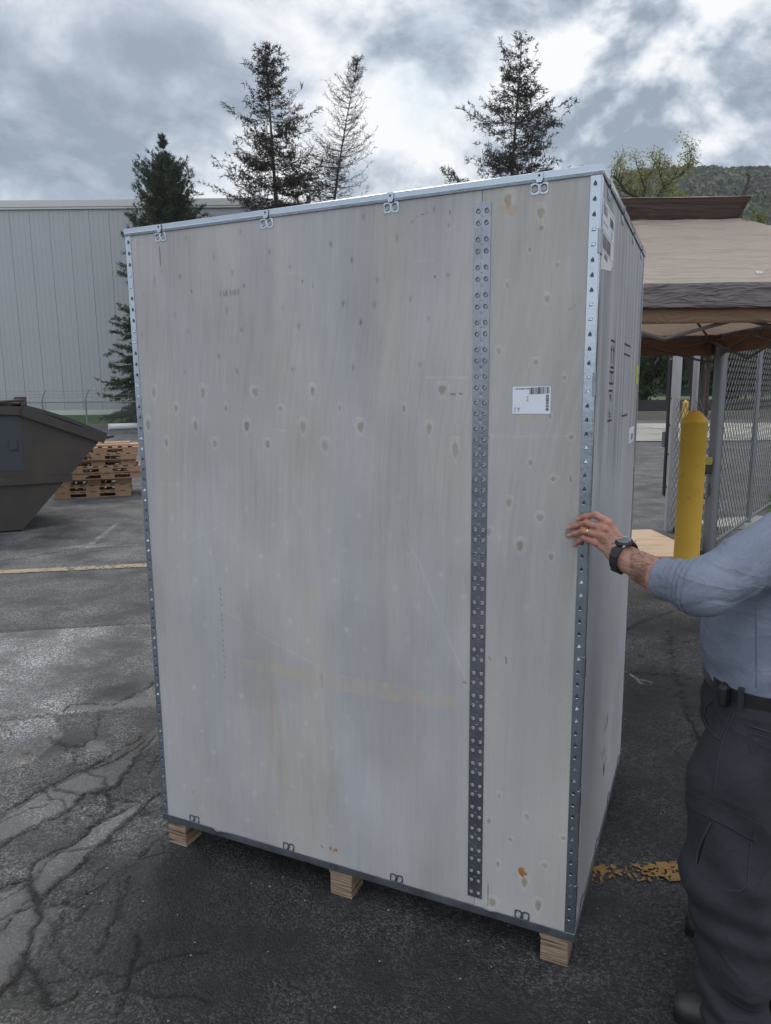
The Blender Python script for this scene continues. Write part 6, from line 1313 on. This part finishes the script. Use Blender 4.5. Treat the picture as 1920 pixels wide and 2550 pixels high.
def disc(nm, c, pr, m, n=40, octo=0):
    mb = MB(); V = [c+n0*h+(wa*math.cos(2*math.pi*k/n)*r+m0*math.sin(2*math.pi*k/n)*r)*(1+octo*math.cos(2*math.pi*k/n*8)) for r, h in pr for k in range(n)]
    mb.add(V, [(i*n+k, i*n+(k+1) % n, (i+1)*n+(k+1) % n, (i+1)*n+k) for i in range(len(pr)-1) for k in range(n)]+[tuple((len(pr)-1)*n+k for k in range(n))]); return mb.build(nm, m, watch)
c0 = wc+n0*.036
disc('case', c0, [(.018, 0), (.0225, .003), (.023, .008), (.0205, .0125), (.0178, .0135)], bpy.data.materials['black_resin'], octo=.03)
disc('bezel', c0, [(.0176, .0132), (.0172, .0146), (.0158, .0146), (.0152, .0138)], mat('steel_bezel', (.5, .5, .52), .3, .9, var=0)); disc('dial', c0, [(.0151, .0139), (.001, .0140)], mat('watch_glass', (.10, .13, .12), .12, var=.1, scale=120))
mb = MB()
for a in (-1, 1):
    for b in (-.010, .010): c = c0+wa*a*.0225*.7+m0*b*1.6+n0*.006; mb.tube([c, c+m0*np.sign(b)*.008], .0028, 8)
mb.build('button', bpy.data.materials['steel_bezel'], watch)
# wedding band
rc = fing['r'][2]*.72+fing['r'][3]*.28; ax_ = (fing['r'][3]-fing['r'][2]); ax_ /= np.linalg.norm(ax_); e1 = np.cross(ax_, camdir); e1 /= np.linalg.norm(e1); e2 = np.cross(ax_, e1); mb = MB(); n = 28; V = []
for k in range(n):
    a = 2*math.pi*k/n
    for w_, r in ((-.0025, .0099), (-.0018, .0111), (.0018, .0111), (.0025, .0099)): V.append(rc+ax_*w_+(e1*math.cos(a)+e2*math.sin(a))*r)
mb.add(V, [(4*k+j, 4*k+(j+1) % 4, 4*((k+1) % n)+(j+1) % 4, 4*((k+1) % n)+j) for k in range(n) for j in range(4)]); mb.build('ring', mat('gold', (.75, .5, .2), .25, 1., var=0), person, smooth=True)
# finger nails
bh = BVHTree.FromPolygons([tuple(v) for v in handV], [tuple(f) for f in handF]); M_nail = mat('nail', (.40, .25, .21), .3, var=.03)
for k, pxs in (('i', (1443.5, 1289)), ('m', (1419.5, 1311)), ('r', (1420.5, 1330)), ('p', (1434, 1353))):
    P = fing[k]; d = P[0]-P[1]; d /= np.linalg.norm(d); cen = P[0]+d*.0005; s_ = np.cross(d, camdir); s_ /= np.linalg.norm(s_); nn = np.cross(s_, d); nn = nn if nn@camdir > 0 else -nn; V = []; r = frad[k][0]
    for i in range(5):
        for j in range(5): a = (j-2)/2*.85; V.append(cen+d*(-.0055+.0125*i/4*(1-.12*abs(a)))+s_*math.sin(a)*r*1.0+nn*(math.cos(a)*r*1.03+.0005-.0012*(i/4)**2))
    mb = MB(); mb.add(V, [(i*5+j, (i+1)*5+j, (i+1)*5+j+1, i*5+j+1) for i in range(4) for j in range(4)]); mb.build('nail', M_nail, person, smooth=True)
# hair on the forearm
rg = np.random.default_rng(8); Vh = []; n_h = 900
for k in range(n_h*3):
    t = rg.random(); px_ = 1572+78*t; py_ = 1395+48*t+ (rg.random()-.5)*90; d = Vector(ray(px_, py_)).normalized(); h = bh.ray_cast(Vector(OC), d)
    if h[0] is None: continue
    p = np.array(h[0]); n = np.array(h[1]); n = n if n@camdir > 0 else -n
    if (p-wc)@wa < .014 or (p-CU)@sl_t > -.012: continue
    if rg.random() > .35+.65*(1-abs(n@camdir)): continue
    dr_ = -wa*.5+n*.45-UP*.5+rg.normal(size=3)*.35; dr_ /= np.linalg.norm(dr_); L_ = .006+.010*rg.random(); w_ = np.cross(dr_, camdir); w_ /= np.linalg.norm(w_)+1e-9; w_ *= .00022
    Vh += [p-w_, p+w_, p+dr_*L_]
Vh = np.array(Vh); np_mesh('arm_hair', Vh, np.arange(len(Vh)).reshape(-1, 3), M_armhair, person)['kind'] = 'stuff'

# ------------------------------------------------------------------ thin air between here and the hill
hz = MB(); hz.box(-140, 760, -30, 905, -1.5, 205); hm = bpy.data.materials.new('haze_air'); hm.use_nodes = True; t = hm.node_tree; t.nodes.clear()
pv = t.nodes.new('ShaderNodeVolumePrincipled'); pv.inputs['Color'].default_value = (.80, .87, .95, 1); pv.inputs['Density'].default_value = .0003; pv.inputs['Anisotropy'].default_value = .3
ho = t.nodes.new('ShaderNodeOutputMaterial'); t.links.new(pv.outputs[0], ho.inputs['Volume']); tag(hz.build('haze', hm), kind='stuff', label='thin pale haze in the air before the hill', cat='haze')

rg = np.random.default_rng(91); n = 420; X = rg.uniform(-2.6, 1.6, n); Y = rg.uniform(1.0, 4.2, n); rr_ = rg.uniform(.0015, .0055, n)**1.0; V = []; F = []
for k in range(n):
    b = len(V); d = rg.normal(size=(6, 3)); d /= np.linalg.norm(d, axis=1)[:, None]
    for q, v_ in enumerate(((1, 0, 0), (-1, 0, 0), (0, 1, 0), (0, -1, 0), (0, 0, .7), (0, 0, -.7))): p = np.array(v_)*rr_[k]*(.7+.6*rg.random()); V.append((X[k]+p[0], Y[k]+p[1], rr_[k]*.5+p[2]+.002))
    F += [(b, b+2, b+4), (b+2, b+1, b+4), (b+1, b+3, b+4), (b+3, b, b+4), (b+2, b, b+5), (b+1, b+2, b+5), (b+3, b+1, b+5), (b, b+3, b+5)]
tag(np_mesh('loose_grit', np.array(V), F, mat('grit', (.20, .19, .175), .9, var=.3, scale=40)), 'loose stone grit scattered over the asphalt in front of the crate', 'grit', kind='stuff')
